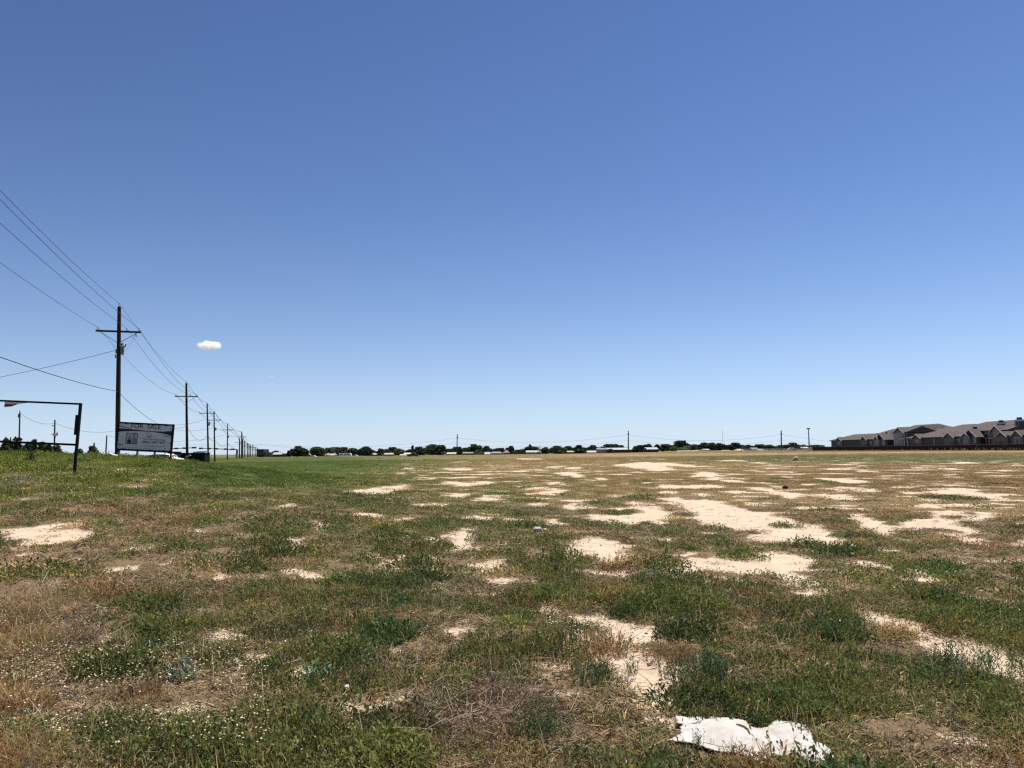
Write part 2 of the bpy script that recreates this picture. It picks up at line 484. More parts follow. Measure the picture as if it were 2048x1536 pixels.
for val, poly in SAND:
    xs = np.array([p[0] for p in poly]) - MX0; ys = np.array([p[1] for p in poly]) - MY0
    x0, x1 = max(0, int(xs.min()) - 1), min(MW, int(xs.max()) + 2)
    y0, y1 = max(0, int(ys.min()) - 1), min(MH, int(ys.max()) + 2)
    gx, gy = np.meshgrid(np.arange(x0, x1) + .5, np.arange(y0, y1) + .5)
    ins = np.zeros(gx.shape, bool)
    n = len(xs)
    for i in range(n):
        j = (i + 1) % n
        c = ((ys[i] > gy) != (ys[j] > gy)) & (gx < (xs[j] - xs[i]) * (gy - ys[i]) / (ys[j] - ys[i] + 1e-9) + xs[i])
        ins ^= c
    sub = MASK[y0:y1, x0:x1]
    sub[ins] = np.maximum(sub[ins], val)


_m = MASK.copy()                 # plants along the near edge hang over the sand: let the bare soil reach under them
for dx, dy in ((-2, 0), (2, 0), (-3, -1), (3, -1), (0, 1), (0, -1)):
    _r = np.roll(np.roll(_m, dy, 0), dx, 1); _r[:110] = 0
    MASK = np.maximum(MASK, _r)
del _m


def look(px, py):
    ix = np.clip((px - MX0).astype(int), 0, MW - 1); iy = np.clip((py - MY0).astype(int), 0, MH - 1)
    v = MASK[iy, ix]
    return np.where((px < MX0) | (px >= MX0 + MW) | (py < MY0) | (py >= MY0 + MH), 0.0, v)


def sand_at(X, Y):
    """share of bare sand at ground points (0..1), ragged along the edges with islands of plants"""
    Z = height(X, Y)
    r = np.hypot(X, Y)
    wob = 0.008 * r + 0.045
    wx = fbm(X, Y, 0.55, 21, 3) * wob * 1.2; wy = fbm(X, Y, 0.55, 31, 3) * wob * 1.6
    acc = 0
    for k in range(7):
        a = k * 2 * math.pi / 6; s = 0.0 if k == 6 else 0.007 * r + 0.05
        P = np.stack([X + wx + s * math.cos(a), Y + wy + 1.8 * s * math.sin(a), Z], -1)
        px, py = project(P)
        acc = acc + look(px, py)
    kn = smooth(9, 20, r); kf_ = smooth(25, 60, r)
    rag = ((fbm(X, Y, .34, 25, 4) + .5 * fbm(X, Y, .09, 26, 2)) * (1 - kn) + (.7 * fbm(X, Y, 1.1, 27, 4) + .7 * fbm(X, Y, .32, 28, 3)) * kn) * (1 - kf_) + (.8 * fbm(X, Y, 3.2, 29, 3) + .5 * fbm(X, Y, .9, 30, 2)) * kf_
    s = acc / 7
    s = smooth(0.24, 0.58, s * (1.34 - .1 * kn) + np.where(s > .02, 1.0, 0.0) * rag * .9)
    P = np.stack([X, Y, Z], -1); px, py = project(P)
    # small natural gaps between the clumps, more of them in the middle distance
    kf_ = smooth(9, 22, r)
    kg_ = smooth(24, 55, r)
    gn = fbm(X, Y, 0.6, 41, 4) * (1 - kf_) + (fbm(X, Y, 1.5, 44, 4) * (1 - kg_) + fbm(X, Y, 3.4, 47, 4) * kg_) * kf_
    wgt = np.interp(py, [900, 922, 945, 1000, 1150, 1250, 1540], [0.0, .8, 1.14, 1.14, 1.0, .8, .66])
    wgt = wgt * np.interp(px, [0, 380, 700, 860, 2048], [.62, .6, .75, 1.0, 1.0])
    lawn = ((px > 330) & (px < 760) & (py < 1000)) | (py < 915)
    wgt = np.where(lawn, wgt * 0.08, wgt)
    gap = smooth(0.47 - .37 * wgt, 0.60 - .32 * wgt, gn) * .95
    return np.clip(np.maximum(s, gap), 0, 1)


GX = np.arange(9) * 256.0
GY = np.array([890, 908, 918, 928, 950, 980, 1010, 1060, 1110, 1180, 1260, 1340, 1430, 1536.0])
GREEN = np.array([
    [.9, .8, .7, .6, .3, .2, .15, .1, .1],
    [.85, .8, .6, .5, .3, .35, .7, .6, .5],
    [.85, .75, .95, .9, .25, .45, .95, 1.0, 1.0],
    [.9, .8, .95, .9, .2, .25, .3, .35, .3],
    [.9, .9, .95, .6, .2, .15, .1, .1, .05],
    [.75, .8, .85, .5, .4, .3, .2, .2, .1],
    [.45, .4, .6, .75, .7, .42, .32, .25, .15],
    [.35, .4, .5, .72, .7, .6, .5, .45, .28],
    [.4, .38, .5, .6, .65, .6, .6, .68, .5],
    [.4, .5, .55, .68, .7, .65, .6, .68, .68],
    [.3, .62, .6, .62, .62, .62, .72, .65, .7],
    [.25, .66, .66, .6, .6, .68, .75, .7, .62],
    [.4, .68, .72, .66, .42, .65, .7, .7, .65],
    [.4, .66, .72, .7, .45, .68, .7, .75, .65]])


def grid_at(A, px, py):
    fx = np.clip(px / 256.0, 0, 7.999); ix = fx.astype(int); tx = fx - ix
    fy = np.interp(py, GY, np.arange(len(GY))); fy = np.clip(fy, 0, len(GY) - 1.001); iy = fy.astype(int); ty = fy - iy
    return (A[iy, ix] * (1 - tx) + A[iy, ix + 1] * tx) * (1 - ty) + (A[iy + 1, ix] * (1 - tx) + A[iy + 1, ix + 1] * tx) * ty


def green_at(X, Y):
    P = np.stack([X, Y, height(X, Y)], -1); px, py = project(P)
    r = np.hypot(X, Y); sc = np.clip(r * 0.09, 0.8, 9)
    n = 0.55 * fbm(X, Y, 1.1, 51, 3) * (1 - smooth(20, 60, r)) + 0.4 * fbm(X, Y, 4.5, 55, 3) + 0.25 * fbm(X, Y, 16, 58, 2)
    return grid_at(GREEN, px, py) + n * np.interp(py, [905, 925, 960], [.25, .4, .75]), px, py


def lerp(a, b, t):
    t = np.asarray(t)[:, None]
    return np.asarray(a) * (1 - t) + np.asarray(b) * t


def evened(X, Y, n):
    """plant to plant differences, which even out with distance as whole swards are seen"""
    k = 1 - .7 * smooth(30, 110, np.hypot(X, Y))
    return 1 + (RNG.uniform(-.27, .3, n) * k)[:, None]


def green_tone(X, Y, px, py, n):
    """leaf colour of the green plants, which differ from place to place by kind"""
    t = np.clip(0.45 + 0.8 * fbm(X, Y, 1.7, 61, 3) + 0.25 * RNG.normal(size=n), 0, 1)
    c = lerp((.060, .092, .028), (.178, .190, .050), t)
    teal = smooth(0.15, 0.6, fbm(X, Y, 2.2, 67, 2))
    c = c * (1 - teal[:, None] * .45) + np.array((.07, .118, .056)) * teal[:, None] * .45
    bank = smooth(500, 250, px + 60 * fbm(X, Y, 3.0, 63, 2)) * smooth(1035, 965, py)
    c = c * (1 - bank[:, None]) + lerp((.076, .112, .016), (.18, .205, .034), t) * bank[:, None]
    wv = 45 * fbm(X, Y, 4.0, 64, 3)
    lawn = smooth(310, 430, px + wv) * smooth(790, 680, px + wv) * smooth(1005, 955, py + .5 * wv)
    c = c * (1 - lawn[:, None]) + lerp((.042, .074, .010), (.085, .125, .018), t) * lawn[:, None]
    far = smooth(1040, 1150, px) * smooth(940, 925, py)
    c = c * (1 - far[:, None]) + lerp((.085, .105, .036), (.135, .142, .058), t) * far[:, None]
    return c * evened(X, Y, n)


def dry_tone(X, Y, px, py, n):
    t = np.clip(0.5 + 0.9 * fbm(X, Y, 1.4, 71, 3) + 0.25 * RNG.normal(size=n), 0, 1)
    c = lerp((.19, .122, .055), (.42, .31, .13), t)
    o = smooth(1250, 1800, px) * smooth(1010, 960, py)
    c = c * (1 - o[:, None]) + lerp((.14, .09, .036), (.22, .15, .065), t) * o[:, None]
    m = smooth(700, 800, px) * smooth(1000, 950, py) * (1 - o)
    c = c * (1 - m[:, None]) + lerp((.19, .128, .055), (.29, .212, .095), t) * m[:, None]
    return c * evened(X, Y, n)


# ------------------------------------------------------------------ the ground: one sheet out to the horizon
ang = np.concatenate([np.linspace(-180, -62, 60, endpoint=False), np.linspace(-62, -42, 60, endpoint=False), np.linspace(-42, 42, 620, endpoint=False),
                      np.linspace(42, 62, 60, endpoint=False), np.linspace(62, 180, 60, endpoint=False)]) * math.pi / 180
rad = np.concatenate([[0.02, .3, .8, 1.4], np.geomspace(2.0, 420, 430), np.geomspace(440, 9000, 40)])
na, nr = len(ang), len(rad)
A2, R2 = np.meshgrid(ang, rad)
gX, gY = (R2 * np.sin(A2)).ravel(), (R2 * np.cos(A2)).ravel()
gZ = height(gX, gY)
sandv = sand_at(gX, gY)
sandv = np.where(gY < 0.5, smooth(0.2, 0.5, fbm(gX, gY, 1.3, 41, 4)), sandv)
# fine relief: crusted sand, and soil a little higher where plants hold it
gZr = gZ + (1 - smooth(20, 45, R2.ravel())) * (0.02 * (1 - sandv) + 0.012 * fbm(gX, gY, 0.22, 81, 3))
gg, gpx, gpy = green_at(gX, gY)
nG = len(gX)
litter = lerp((.115, .078, .046), (.20, .145, .085), np.clip(.5 + fbm(gX, gY, 1.0, 91, 4), 0, 1))
veg = np.where((RNG.random(nG) < np.clip(gg, 0, 1))[:, None], green_tone(gX, gY, gpx, gpy, nG), dry_tone(gX, gY, gpx, gpy, nG))
g = np.clip(gg, 0, 1)
veg = lerp((.19, .128, .062), (.10, .115, .045), g) * .8 + veg * .2
ofar = smooth(1250, 1800, gpx) * smooth(1010, 960, gpy) * (1 - g)
veg = veg * (1 - ofar[:, None]) + np.array((.17, .11, .058)) * ofar[:, None]
fart = smooth(12, 60, R2.ravel())
lawnm = smooth(330, 420, gpx) * smooth(775, 690, gpx) * smooth(1000, 965, gpy) * smooth(912, 917, gpy)
veg = veg * (1 - lawnm[:, None]) + np.array((.062, .085, .02)) * lawnm[:, None]
fart = np.maximum(fart, lawnm)
soil = litter * (1 - fart[:, None]) + veg * fart[:, None]
band = smooth(3.5, 1.2, np.abs(gpy - np.interp(gpx, [1000, 2048], [911.5, 904.5]))) * smooth(1050, 1180, gpx) * (gY > 90)
soil = soil * (1 - .7 * band[:, None]) + np.array((.33, .2, .12)) * .7 * band[:, None]
quad = []
ii = np.arange(nr - 1)[:, None] * na; jj = np.arange(na)[None, :]; jn = (jj + 1) % na
faces = np.stack([ii + jj, ii + jn, ii + na + jn, ii + na + jj], -1).reshape(-1, 4)[:, ::-1]
gm, nt, b = node_mat("field_soil")
N, L = nt.nodes, nt.links
tcn = N.new("ShaderNodeTexCoord")
a1 = N.new("ShaderNodeAttribute"); a1.attribute_name = "tint"
a2 = N.new("ShaderNodeAttribute"); a2.attribute_name = "sand"


def noise_node(scale, detail=8, rough=.65):
    q = N.new("ShaderNodeTexNoise"); q.inputs["Scale"].default_value = scale; q.inputs["Detail"].default_value = detail
    q.inputs["Roughness"].default_value = rough; L.new(tcn.outputs["Object"], q.inputs["Vector"]); return q


def mathn(op, a, bb, clamp=False):
    q = N.new("ShaderNodeMath"); q.operation = op; q.use_clamp = clamp
    for i, v in enumerate((a, bb)):
        if isinstance(v, (int, float)): q.inputs[i].default_value = v
        else: L.new(v, q.inputs[i])
    return q.outputs[0]


def ramp(inp, stops):
    q = N.new("ShaderNodeValToRGB"); L.new(inp, q.inputs[0])
    e = q.color_ramp.elements
    e[0].position, e[0].color = stops[0][0], (*stops[0][1], 1); e[1].position, e[1].color = stops[-1][0], (*stops[-1][1], 1)
    for p, c in stops[1:-1]:
        k = e.new(p); k.color = (*c, 1)
    return q.outputs[0]


n1 = noise_node(14); n2 = noise_node(90, 6, .7); n3 = noise_node(2.2)
sf = mathn("ADD", a2.outputs["Fac"], mathn("MULTIPLY", mathn("SUBTRACT", n1.outputs["Fac"], .5), .95))
sfac = mathn("MULTIPLY", mathn("SUBTRACT", sf, .34), 2.6, True)
sandc = ramp(n3.outputs["Fac"], [(.28, (.385, .288, .20)), (.5, (.49, .383, .28)), (.72, (.57, .46, .35))])
crumb = ramp(n2.outputs["Fac"], [(.28, (.34, .3, .26)), (.38, (.75, .72, .69)), (.55, (1, 1, 1)), (.75, (1.15, 1.13, 1.1))])
m1 = N.new("ShaderNodeMix"); m1.data_type = "RGBA"; m1.blend_type = "MULTIPLY"; m1.inputs[0].default_value = .8
L.new(sandc, m1.inputs[6]); L.new(crumb, m1.inputs[7])
lit2 = ramp(n2.outputs["Fac"], [(.3, (.45, .42, .4)), (.5, (.95, .93, .9)), (.7, (1.5, 1.4, 1.25))])
m2 = N.new("ShaderNodeMix"); m2.data_type = "RGBA"; m2.blend_type = "MULTIPLY"; m2.inputs[0].default_value = .8
L.new(a1.outputs["Color"], m2.inputs[6]); L.new(lit2, m2.inputs[7])
m3 = N.new("ShaderNodeMix"); m3.data_type = "RGBA"
L.new(sfac, m3.inputs[0]); L.new(m2.outputs[2], m3.inputs[6]); L.new(m1.outputs[2], m3.inputs[7])
L.new(m3.outputs[2], b.inputs["Base Color"])
b.inputs["Roughness"].default_value = .95; b.inputs["Specular IOR Level"].default_value = .1
bp = N.new("ShaderNodeBump"); bp.inputs["Strength"].default_value = .55; bp.inputs["Distance"].default_value = .03
L.new(mathn("ADD", n1.outputs["Fac"], mathn("MULTIPLY", n2.outputs["Fac"], .5)), bp.inputs["Height"]); L.new(bp.outputs[0], b.inputs["Normal"])
ground = quads_mesh("ground", np.stack([gX, gY, gZr], -1), len(faces), gm, tint=soil, faces=faces, smooth=True)
sa = ground.data.attributes.new("sand", "FLOAT", "POINT"); sa.data.foreach_set("value", sandv.astype(np.float32))
tag(ground, "dry sandy field with patchy weeds rising to a green bank on the left", "ground", kind="structure")


# ------------------------------------------------------------------ ground cover
def leaf(base, d, length, width, rng, droop=0.0):
    """a four-cornered leaf"""
    d = d / np.linalg.norm(d)
    s = np.cross(d, rng.normal(size=3)); s /= np.linalg.norm(s) + 1e-9
    mid = base + d * length * .5 + np.array([0, 0, droop * length * .2])
    tip = base + d * length - np.array([0, 0, droop * length])
    return [base, mid - s * width / 2, tip, mid + s * width / 2]


def updir(tilt, az):
    return np.array([math.sin(tilt) * math.cos(az), math.sin(tilt) * math.sin(az), math.cos(tilt)])


def proto_weed(seed, stems, leaves, H, LL, LW, spread=.6, dryness=.12):
    rng = np.random.default_rng(seed); V = []; K = []
    for _ in range(stems):
        az = rng.uniform(0, 6.28); tl = rng.uniform(.1, spread); h = H * rng.uniform(.55, 1.1)
        b0 = np.array([rng.normal() * .035, rng.normal() * .035, -0.01]); d = updir(tl, az)
        V += leaf(b0, d, h, LW * .45, rng); K += [[.8, .75, .8]] * 4
        for k in range(leaves):
            t = (k + rng.uniform(.2, .9)) / leaves
            p = b0 + d * h * (.12 + .88 * t)
            a2_ = rng.uniform(0, 6.28)
            dl = d * .75 + updir(1.2, a2_) * rng.uniform(.5, 1.1)
            u = rng.uniform(.7, 1.35)
            col = np.array([1, 1, 1]) * u
            if rng.random() < dryness: col = np.array([1.8, 1.4, 1.2]) * u
            V += leaf(p, dl, LL * rng.uniform(.6, 1.25) * (1.15 - .5 * t), LW, rng, .12); K += [col] * 4
    return np.array(V), np.array(K, float)


def proto_mat(seed, n, Rr, H, LL, LW, dryness=.1):
    rng = np.random.default_rng(seed); V = []; K = []
    for _ in range(n):
        a = rng.uniform(0, 6.28); r = Rr * math.sqrt(rng.random())
        z = H * (1 - (r / Rr) ** 2) * rng.uniform(.2, 1.0)
        p = np.array([r * math.cos(a), r * math.sin(a), z])
        u = rng.uniform(.65, 1.35); col = np.array([1, 1, 1]) * u
        if rng.random() < dryness: col = np.array([1.8, 1.4, 1.2]) * u
        V += leaf(p, updir(rng.uniform(.1, 1.3), rng.uniform(0, 6.28)), LL * rng.uniform(.6, 1.3), LW, rng, .15); K += [col] * 4
    return np.array(V), np.array(K, float)


def proto_grass(seed, n, Rr, H, Wd, spread=.7, droop=.35):
    rng = np.random.default_rng(seed); V = []; K = []
    for _ in range(n):
        a = rng.uniform(0, 6.28); r = Rr * math.sqrt(rng.random()); h = H * rng.uniform(.4, 1.15)
        b0 = np.array([r * math.cos(a), r * math.sin(a), -.01])
        d = updir(abs(rng.normal()) * spread * .6 + .08, rng.uniform(0, 6.28))
        s = np.cross(d, rng.normal(size=3)); s /= np.linalg.norm(s); s *= Wd / 2
        m = b0 + d * h * .55; tp = b0 + d * h; tp[:2] += d[:2] * h * droop; tp[2] -= h * droop * .3
        u = rng.uniform(.65, 1.35)
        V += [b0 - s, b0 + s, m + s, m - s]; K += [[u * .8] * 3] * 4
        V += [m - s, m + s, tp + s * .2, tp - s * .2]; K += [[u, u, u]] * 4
    return np.array(V), np.array(K, float)


def proto_twigs(seed, n, Rr, H, LL, Wd):
    rng = np.random.default_rng(seed); V = []; K = []
    for _ in range(n):
        a = rng.uniform(0, 6.28); r = Rr * math.sqrt(rng.random())
        p = np.array([r * math.cos(a), r * math.sin(a), rng.uniform(0, H) * (1 - .6 * (r / Rr) ** 2)])
        d = updir(rng.uniform(.7, 1.7), rng.uniform(0, 6.28)); d[2] = abs(d[2]) * .6
        l = LL * rng.uniform(.4, 1.2); s = np.cross(d, rng.normal(size=3)); s /= np.linalg.norm(s); s *= Wd / 2
        bend = rng.normal(size=3) * l * .12
        m = p + d * l * .5 + bend; t = p + d * l
        u = rng.uniform(.55, 1.4)
        V += [p - s, p + s, m + s, m - s, m - s, m + s, t + s * .4, t - s * .4]; K += [[u, u, u]] * 8
    return np.array(V), np.array(K, float)


def spray(protos, X, Y, Zs, scale, tint, zscale=None):
    """copies of the prototypes at ground points, all as arrays"""
    n = len(X); Vs = []; Ts = []
    which = RNG.integers(0, len(protos), n)
    for k, (V, K) in enumerate(protos):
        i = np.nonzero(which == k)[0]
        if not len(i): continue
        a = RNG.uniform(0, 2 * math.pi, len(i)); ca, sa_ = np.cos(a), np.sin(a); s = scale[i]
        x = (V[None, :, 0] * ca[:, None] - V[None, :, 1] * sa_[:, None]) * s[:, None] + X[i, None]
        y = (V[None, :, 0] * sa_[:, None] + V[None, :, 1] * ca[:, None]) * s[:, None] + Y[i, None]
        zz = s if zscale is None else s * zscale[i]
        z = V[None, :, 2] * zz[:, None] + Zs[i, None]
        Vs.append(np.stack([x, y, z], -1).reshape(-1, 3).astype(np.float32))
        Ts.append((tint[i, None, :] * K[None]).reshape(-1, 3).astype(np.float32))
    return Vs, Ts


BANK = {"weeds": ([], []), "grass": ([], []), "litter": ([], []), "wildflowers": ([], [])}


def put(kind, vt):
    BANK[kind][0].extend(vt[0]); BANK[kind][1].extend(vt[1])


# prototypes from fine (near) to coarse (far)
WEED1 = [proto_weed(100 + k, 7, 8, .125, .036, .008, 1.05) for k in range(4)] + [proto_mat(120 + k, 85, .13, .10, .03, .0095) for k in range(6)]
WEED2 = [proto_weed(140 + k, 6, 6, .15, .048, .013, 1.0) for k in range(3)] + [proto_mat(150 + k, 55, .18, .13, .042, .014) for k in range(5)]
WEED3 = [proto_mat(160 + k, 40, .26, .19, .075, .02) for k in range(5)]
WEED4 = [proto_mat(170 + k, 22, .65, .24, .17, .06) for k in range(5)]
FLAT1 = [proto_twigs(295 + k, 26, .17, .012, .07, .0045) for k in range(5)]
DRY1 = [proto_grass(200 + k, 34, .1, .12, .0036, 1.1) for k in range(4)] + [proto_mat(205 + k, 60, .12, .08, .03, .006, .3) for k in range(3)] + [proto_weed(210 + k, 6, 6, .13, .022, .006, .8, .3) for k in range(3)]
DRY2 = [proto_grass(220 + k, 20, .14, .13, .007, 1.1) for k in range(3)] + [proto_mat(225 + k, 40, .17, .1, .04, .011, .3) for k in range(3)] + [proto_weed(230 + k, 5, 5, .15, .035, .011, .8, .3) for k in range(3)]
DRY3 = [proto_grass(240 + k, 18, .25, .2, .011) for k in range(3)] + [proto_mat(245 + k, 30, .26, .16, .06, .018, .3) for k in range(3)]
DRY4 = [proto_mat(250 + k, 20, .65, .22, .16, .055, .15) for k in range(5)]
TWIG1 = [proto_twigs(270 + k, 18, .14, .035, .16, .0035) for k in range(5)]
STRAW = [proto_grass(290 + k, 5, .16, .19, .0042, 1.5, .2) for k in range(4)]
TWIG2 = [proto_twigs(280 + k, 10, .2, .05, .2, .008) for k in range(4)]


def scatter_ring(r0, r1, n, half_deg=46):
    u = RNG.random(n); r = np.sqrt(r0 * r0 + u * (r1 * r1 - r0 * r0)); a = np.radians(RNG.uniform(-half_deg, half_deg, n))
    return r * np.sin(a), r * np.cos(a)


def bank_at(px, py):
    return smooth(520, 300, px) * smooth(1040, 985, py)


def cover(r0, r1, dens, weed, dry, twig, sz=1.0, sand_leak=.045, half=46):
    area = math.radians(half) * (r1 * r1 - r0 * r0)
    X, Y = scatter_ring(r0, r1, int(area * dens), half)
    s = sand_at(X, Y)
    dn = np.clip(0.66 + 1.5 * fbm(X, Y, 0.5, 301, 3), 0, 1) * (1 - smooth(25, 60, np.hypot(X, Y))) + .6 * smooth(25, 60, np.hypot(X, Y))
    _z = np.stack([X, Y, height(X, Y)], -1); bpx, bpy_ = project(_z)
    bk = smooth(520, 300, bpx + 60 * fbm(X, Y, 3.0, 63, 2)) * smooth(1040, 985, bpy_)
    bk = np.maximum(bk, smooth(330, 420, bpx + 45 * fbm(X, Y, 4.0, 64, 3)) * smooth(790, 680, bpx) * smooth(1005, 955, bpy_))
    keep = RNG.random(len(X)) < np.clip((1 - np.clip(s * 1.6, 0, 1)) * ((.48 + .72 * dn) * (1 - bk) + bk * 1.2) + sand_leak * (1 - s * .6), 0.0, 1)
    keep &= ~clear_of(X, Y)
    X, Y, s = X[keep], Y[keep], s[keep]
    g, px, py = green_at(X, Y)
    g = np.clip((g - .5) * 1.2 + .540 + .2 * bank_at(px, py), .02, .98)
    n = len(X); pick = RNG.random(n); isg = pick < g
    Zs = height(X, Y)
    hum = np.clip(.95 + 1.25 * fbm(X, Y, .95, 311, 3), .4, 1.9)
    rr = np.hypot(X, Y)
    low = np.interp(rr, [6, 10, 18, 30, 60, 150], [1.0, .85, .62, .45, .3, .22])      # the open field away from the camera is short and dry
    low = low * (1 - .32 * smooth(780, 980, px) * smooth(9, 15, rr))
    bank = smooth(520, 300, px) * smooth(60, 40, rr)
    low = low * (1 - bank) + .62 * bank
    lawn = smooth(330, 420, px) * smooth(770, 700, px) * smooth(1000, 965, py)
    low = low * (1 - .45 * lawn)
    sc = RNG.uniform(.55, 1.3, n) * np.where(s > .3, .62, 1.0) * sz
    i = np.nonzero(isg)[0]
    put("weeds", spray(weed, X[i], Y[i], Zs[i], sc[i] * hum[i] ** .5, green_tone(X[i], Y[i], px[i], py[i], len(i)), (hum * low)[i]))
    dr = ~isg
    tw = dr & (RNG.random(n) < .22) if twig else np.zeros(n, bool)
    i = np.nonzero(dr & ~tw)[0]
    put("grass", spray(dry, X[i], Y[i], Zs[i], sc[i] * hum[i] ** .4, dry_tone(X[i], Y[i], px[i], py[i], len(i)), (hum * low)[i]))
    if twig:
        i = np.nonzero(RNG.random(n) < .5)[0]
        put("litter", spray(FLAT1, X[i], Y[i], Zs[i] + .012, RNG.uniform(.8, 1.4, len(i)), lerp((.10, .065, .04), (.40, .30, .165), RNG.random(len(i)) ** 1.4)))
        i = np.nonzero(RNG.random(n) < .26)[0]
        put("grass", spray(STRAW, X[i], Y[i], Zs[i], sc[i] * 1.1, lerp((.36, .27, .14), (.55, .44, .26), RNG.random(len(i)))))
    i = np.nonzero(tw)[0]
    if len(i):
        put("litter", spray(twig, X[i], Y[i], Zs[i], sc[i], lerp((.15, .105, .08), (.27, .2, .15), RNG.random(len(i)))))


def mounds(r0, r1, dens, weed, dry, R0, n0, big, half=46):
    """low bushy mounds: many shoots crowded round one spot, highest in the middle"""
    area = math.radians(half) * (r1 * r1 - r0 * r0)
    CXm, CYm = scatter_ring(r0, r1, int(area * dens), half)
    s = sand_at(CXm, CYm)
    k = (RNG.random(len(s)) < 1 - s * .93) & ~clear_of(CXm, CYm)
    CXm, CYm = CXm[k], CYm[k]
    g, px, py = green_at(CXm, CYm)
    isg = RNG.random(len(g)) < np.clip((g - .5) * 1.2 + .54, .08, .95)
    m = len(CXm); R = R0 * RNG.uniform(.55, 1.35, m); cnt = (n0 * RNG.uniform(.5, 1.3, m) * (R / R0) ** 1.5).astype(int) + 3
    tg = green_tone(CXm, CYm, px, py, m) * RNG.uniform(.75, 1.15, (m, 1)); td = dry_tone(CXm, CYm, px, py, m)
    idx = np.repeat(np.arange(m), cnt); n = len(idx)
    a = RNG.uniform(0, 6.28, n); rr = np.sqrt(RNG.random(n))
    X = CXm[idx] + R[idx] * rr * np.cos(a); Y = CYm[idx] + R[idx] * rr * np.sin(a)
    sc = big * (1.15 - .6 * rr ** 2) * RNG.uniform(.75, 1.2, n) * np.clip(R[idx] / R0, .7, 1.2)
    flat_ = np.interp(np.hypot(X, Y), [6, 12, 25, 45], [1.0, .8, .5, .35])
    Zs = height(X, Y)
    sc = sc * 1.12
    for kind, sel, pr, tt in (("weeds", isg, weed, tg), ("grass", ~isg, dry, td)):
        i = np.nonzero(sel[idx])[0]
        put(kind, spray(pr, X[i], Y[i], Zs[i], sc[i], tt[idx[i]] * RNG.uniform(.85, 1.2, (len(i), 1)), flat_[i]))


KEEP_CLEAR = []       # (x, y, radius): things that lie on the ground


def clear_of(X, Y):
    out = np.zeros(len(X), bool)
    for x, y, r in KEEP_CLEAR:
        out |= np.hypot(X - x, Y - y) < r
    return out

# ------------------------------------------------------------------ white plastic sheet in the foreground
SHEET_PX = [(1349, 1426), (1368, 1430), (1400, 1430), (1433, 1431), (1464, 1432), (1489, 1437), (1500, 1446), (1506, 1455), (1520, 1458), (1534, 1452), (1541, 1441), (1552, 1437), (1587, 1442), (1614, 1449), (1621, 1460), (1628, 1480), (1649, 1486), (1669, 1498), (1675, 1513), (1649, 1524), (1620, 1521), (1590, 1513), (1554, 1507), (1538, 1508), (1536, 1524), (1523, 1524), (1507, 1516), (1474, 1504), (1427, 1496), (1403, 1488), (1380, 1483), (1341, 1479), (1329, 1482), (1335, 1476), (1361, 1468), (1358, 1458), (1366, 1449), (1354, 1446)]
SH = [gnd(x, y, .05) for x, y in SHEET_PX]


def in_poly(poly, X, Y):
    ins = np.zeros(np.shape(X), bool); n = len(poly)
    for i in range(n):
        a, c = poly[i], poly[(i + 1) % n]
        k = ((a[1] > Y) != (c[1] > Y)) & (X < (c[0] - a[0]) * (Y - a[1]) / (c[1] - a[1] + 1e-12) + a[0])
        ins ^= k
    return ins


def sheet_z(X, Y):
    cxm, cym = sum(p.x for p in SH) / len(SH), sum(p.y for p in SH) / len(SH)
    z = height(X, Y) + .042
    z = z + .036 * np.exp(-((X - cxm + .16) / .22) ** 2 - ((Y - cym - .06) / .12) ** 2)
    z = z + .032 * np.exp(-((X - cxm - .26) / .16) ** 2 - ((Y - cym - .02) / .1) ** 2)
    z = z + .014 * fbm(X, Y, .22, 401, 3) + .004 * noise2(X / .05, Y / .16, 405)
    return z


st = .0085
bx = [min(p.x for p in SH), max(p.x for p in SH)]; by = [min(p.y for p in SH), max(p.y for p in SH)]
xs = np.arange(bx[0], bx[1] + st, st); ys = np.arange(by[0], by[1] + st, st)
XX, YY = np.meshgrid(xs, ys)
wobx = XX + .003 * noise2(XX / .03, YY / .03, 411); woby = YY + .003 * noise2(XX / .03, YY / .03, 412)
inside = in_poly(SH, wobx, woby)
ZZ = sheet_z(XX, YY)
mb = MB(); idm = -np.ones(XX.shape, int)
for r_ in range(XX.shape[0] - 1):
    for c_ in range(XX.shape[1] - 1):
        if inside[r_, c_] and inside[r_ + 1, c_] and inside[r_, c_ + 1] and inside[r_ + 1, c_ + 1]:
            q = []
            for a_, b_ in ((r_, c_), (r_, c_ + 1), (r_ + 1, c_ + 1), (r_ + 1, c_)):
                if idm[a_, b_] < 0:
                    idm[a_, b_] = len(mb.v); mb.v.append((XX[a_, b_], YY[a_, b_], ZZ[a_, b_]))
                q.append(int(idm[a_, b_]))
            mb.f.append(tuple(q)); mb.fm.append(0)
sheet = mb.build("plastic_sheet", mat("white_plastic", (.47, .45, .425), .65, .2, var=.03, scale=9, col2=(.30, .265, .225), bump=.35), smooth=True)
sl = sheet.modifiers.new("thickness", "SOLIDIFY"); sl.thickness = .006; sl.offset = -1
base_shift(sheet, SH[0])
tag(sheet, "large torn white plastic sheet lying rumpled in the weeds at lower right", "sheet")
dirtm = mat("dark_seam", (.30, .25, .21), .9)


def line_on_sheet(pts, r, name, m):
    P = []
    for (x0, y0), (x1, y1) in zip(pts[:-1], pts[1:]):
        for k in range(6):
            P.append(gnd(x0 + (x1 - x0) * k / 6, y0 + (y1 - y0) * k / 6, .06))
    P.append(gnd(*pts[-1], .06))
    q = MB(); q.tube([(p.x, p.y, float(sheet_z(p.x, p.y)) + .001) for p in P], r, 5)
    return q.build(name, m, sheet)


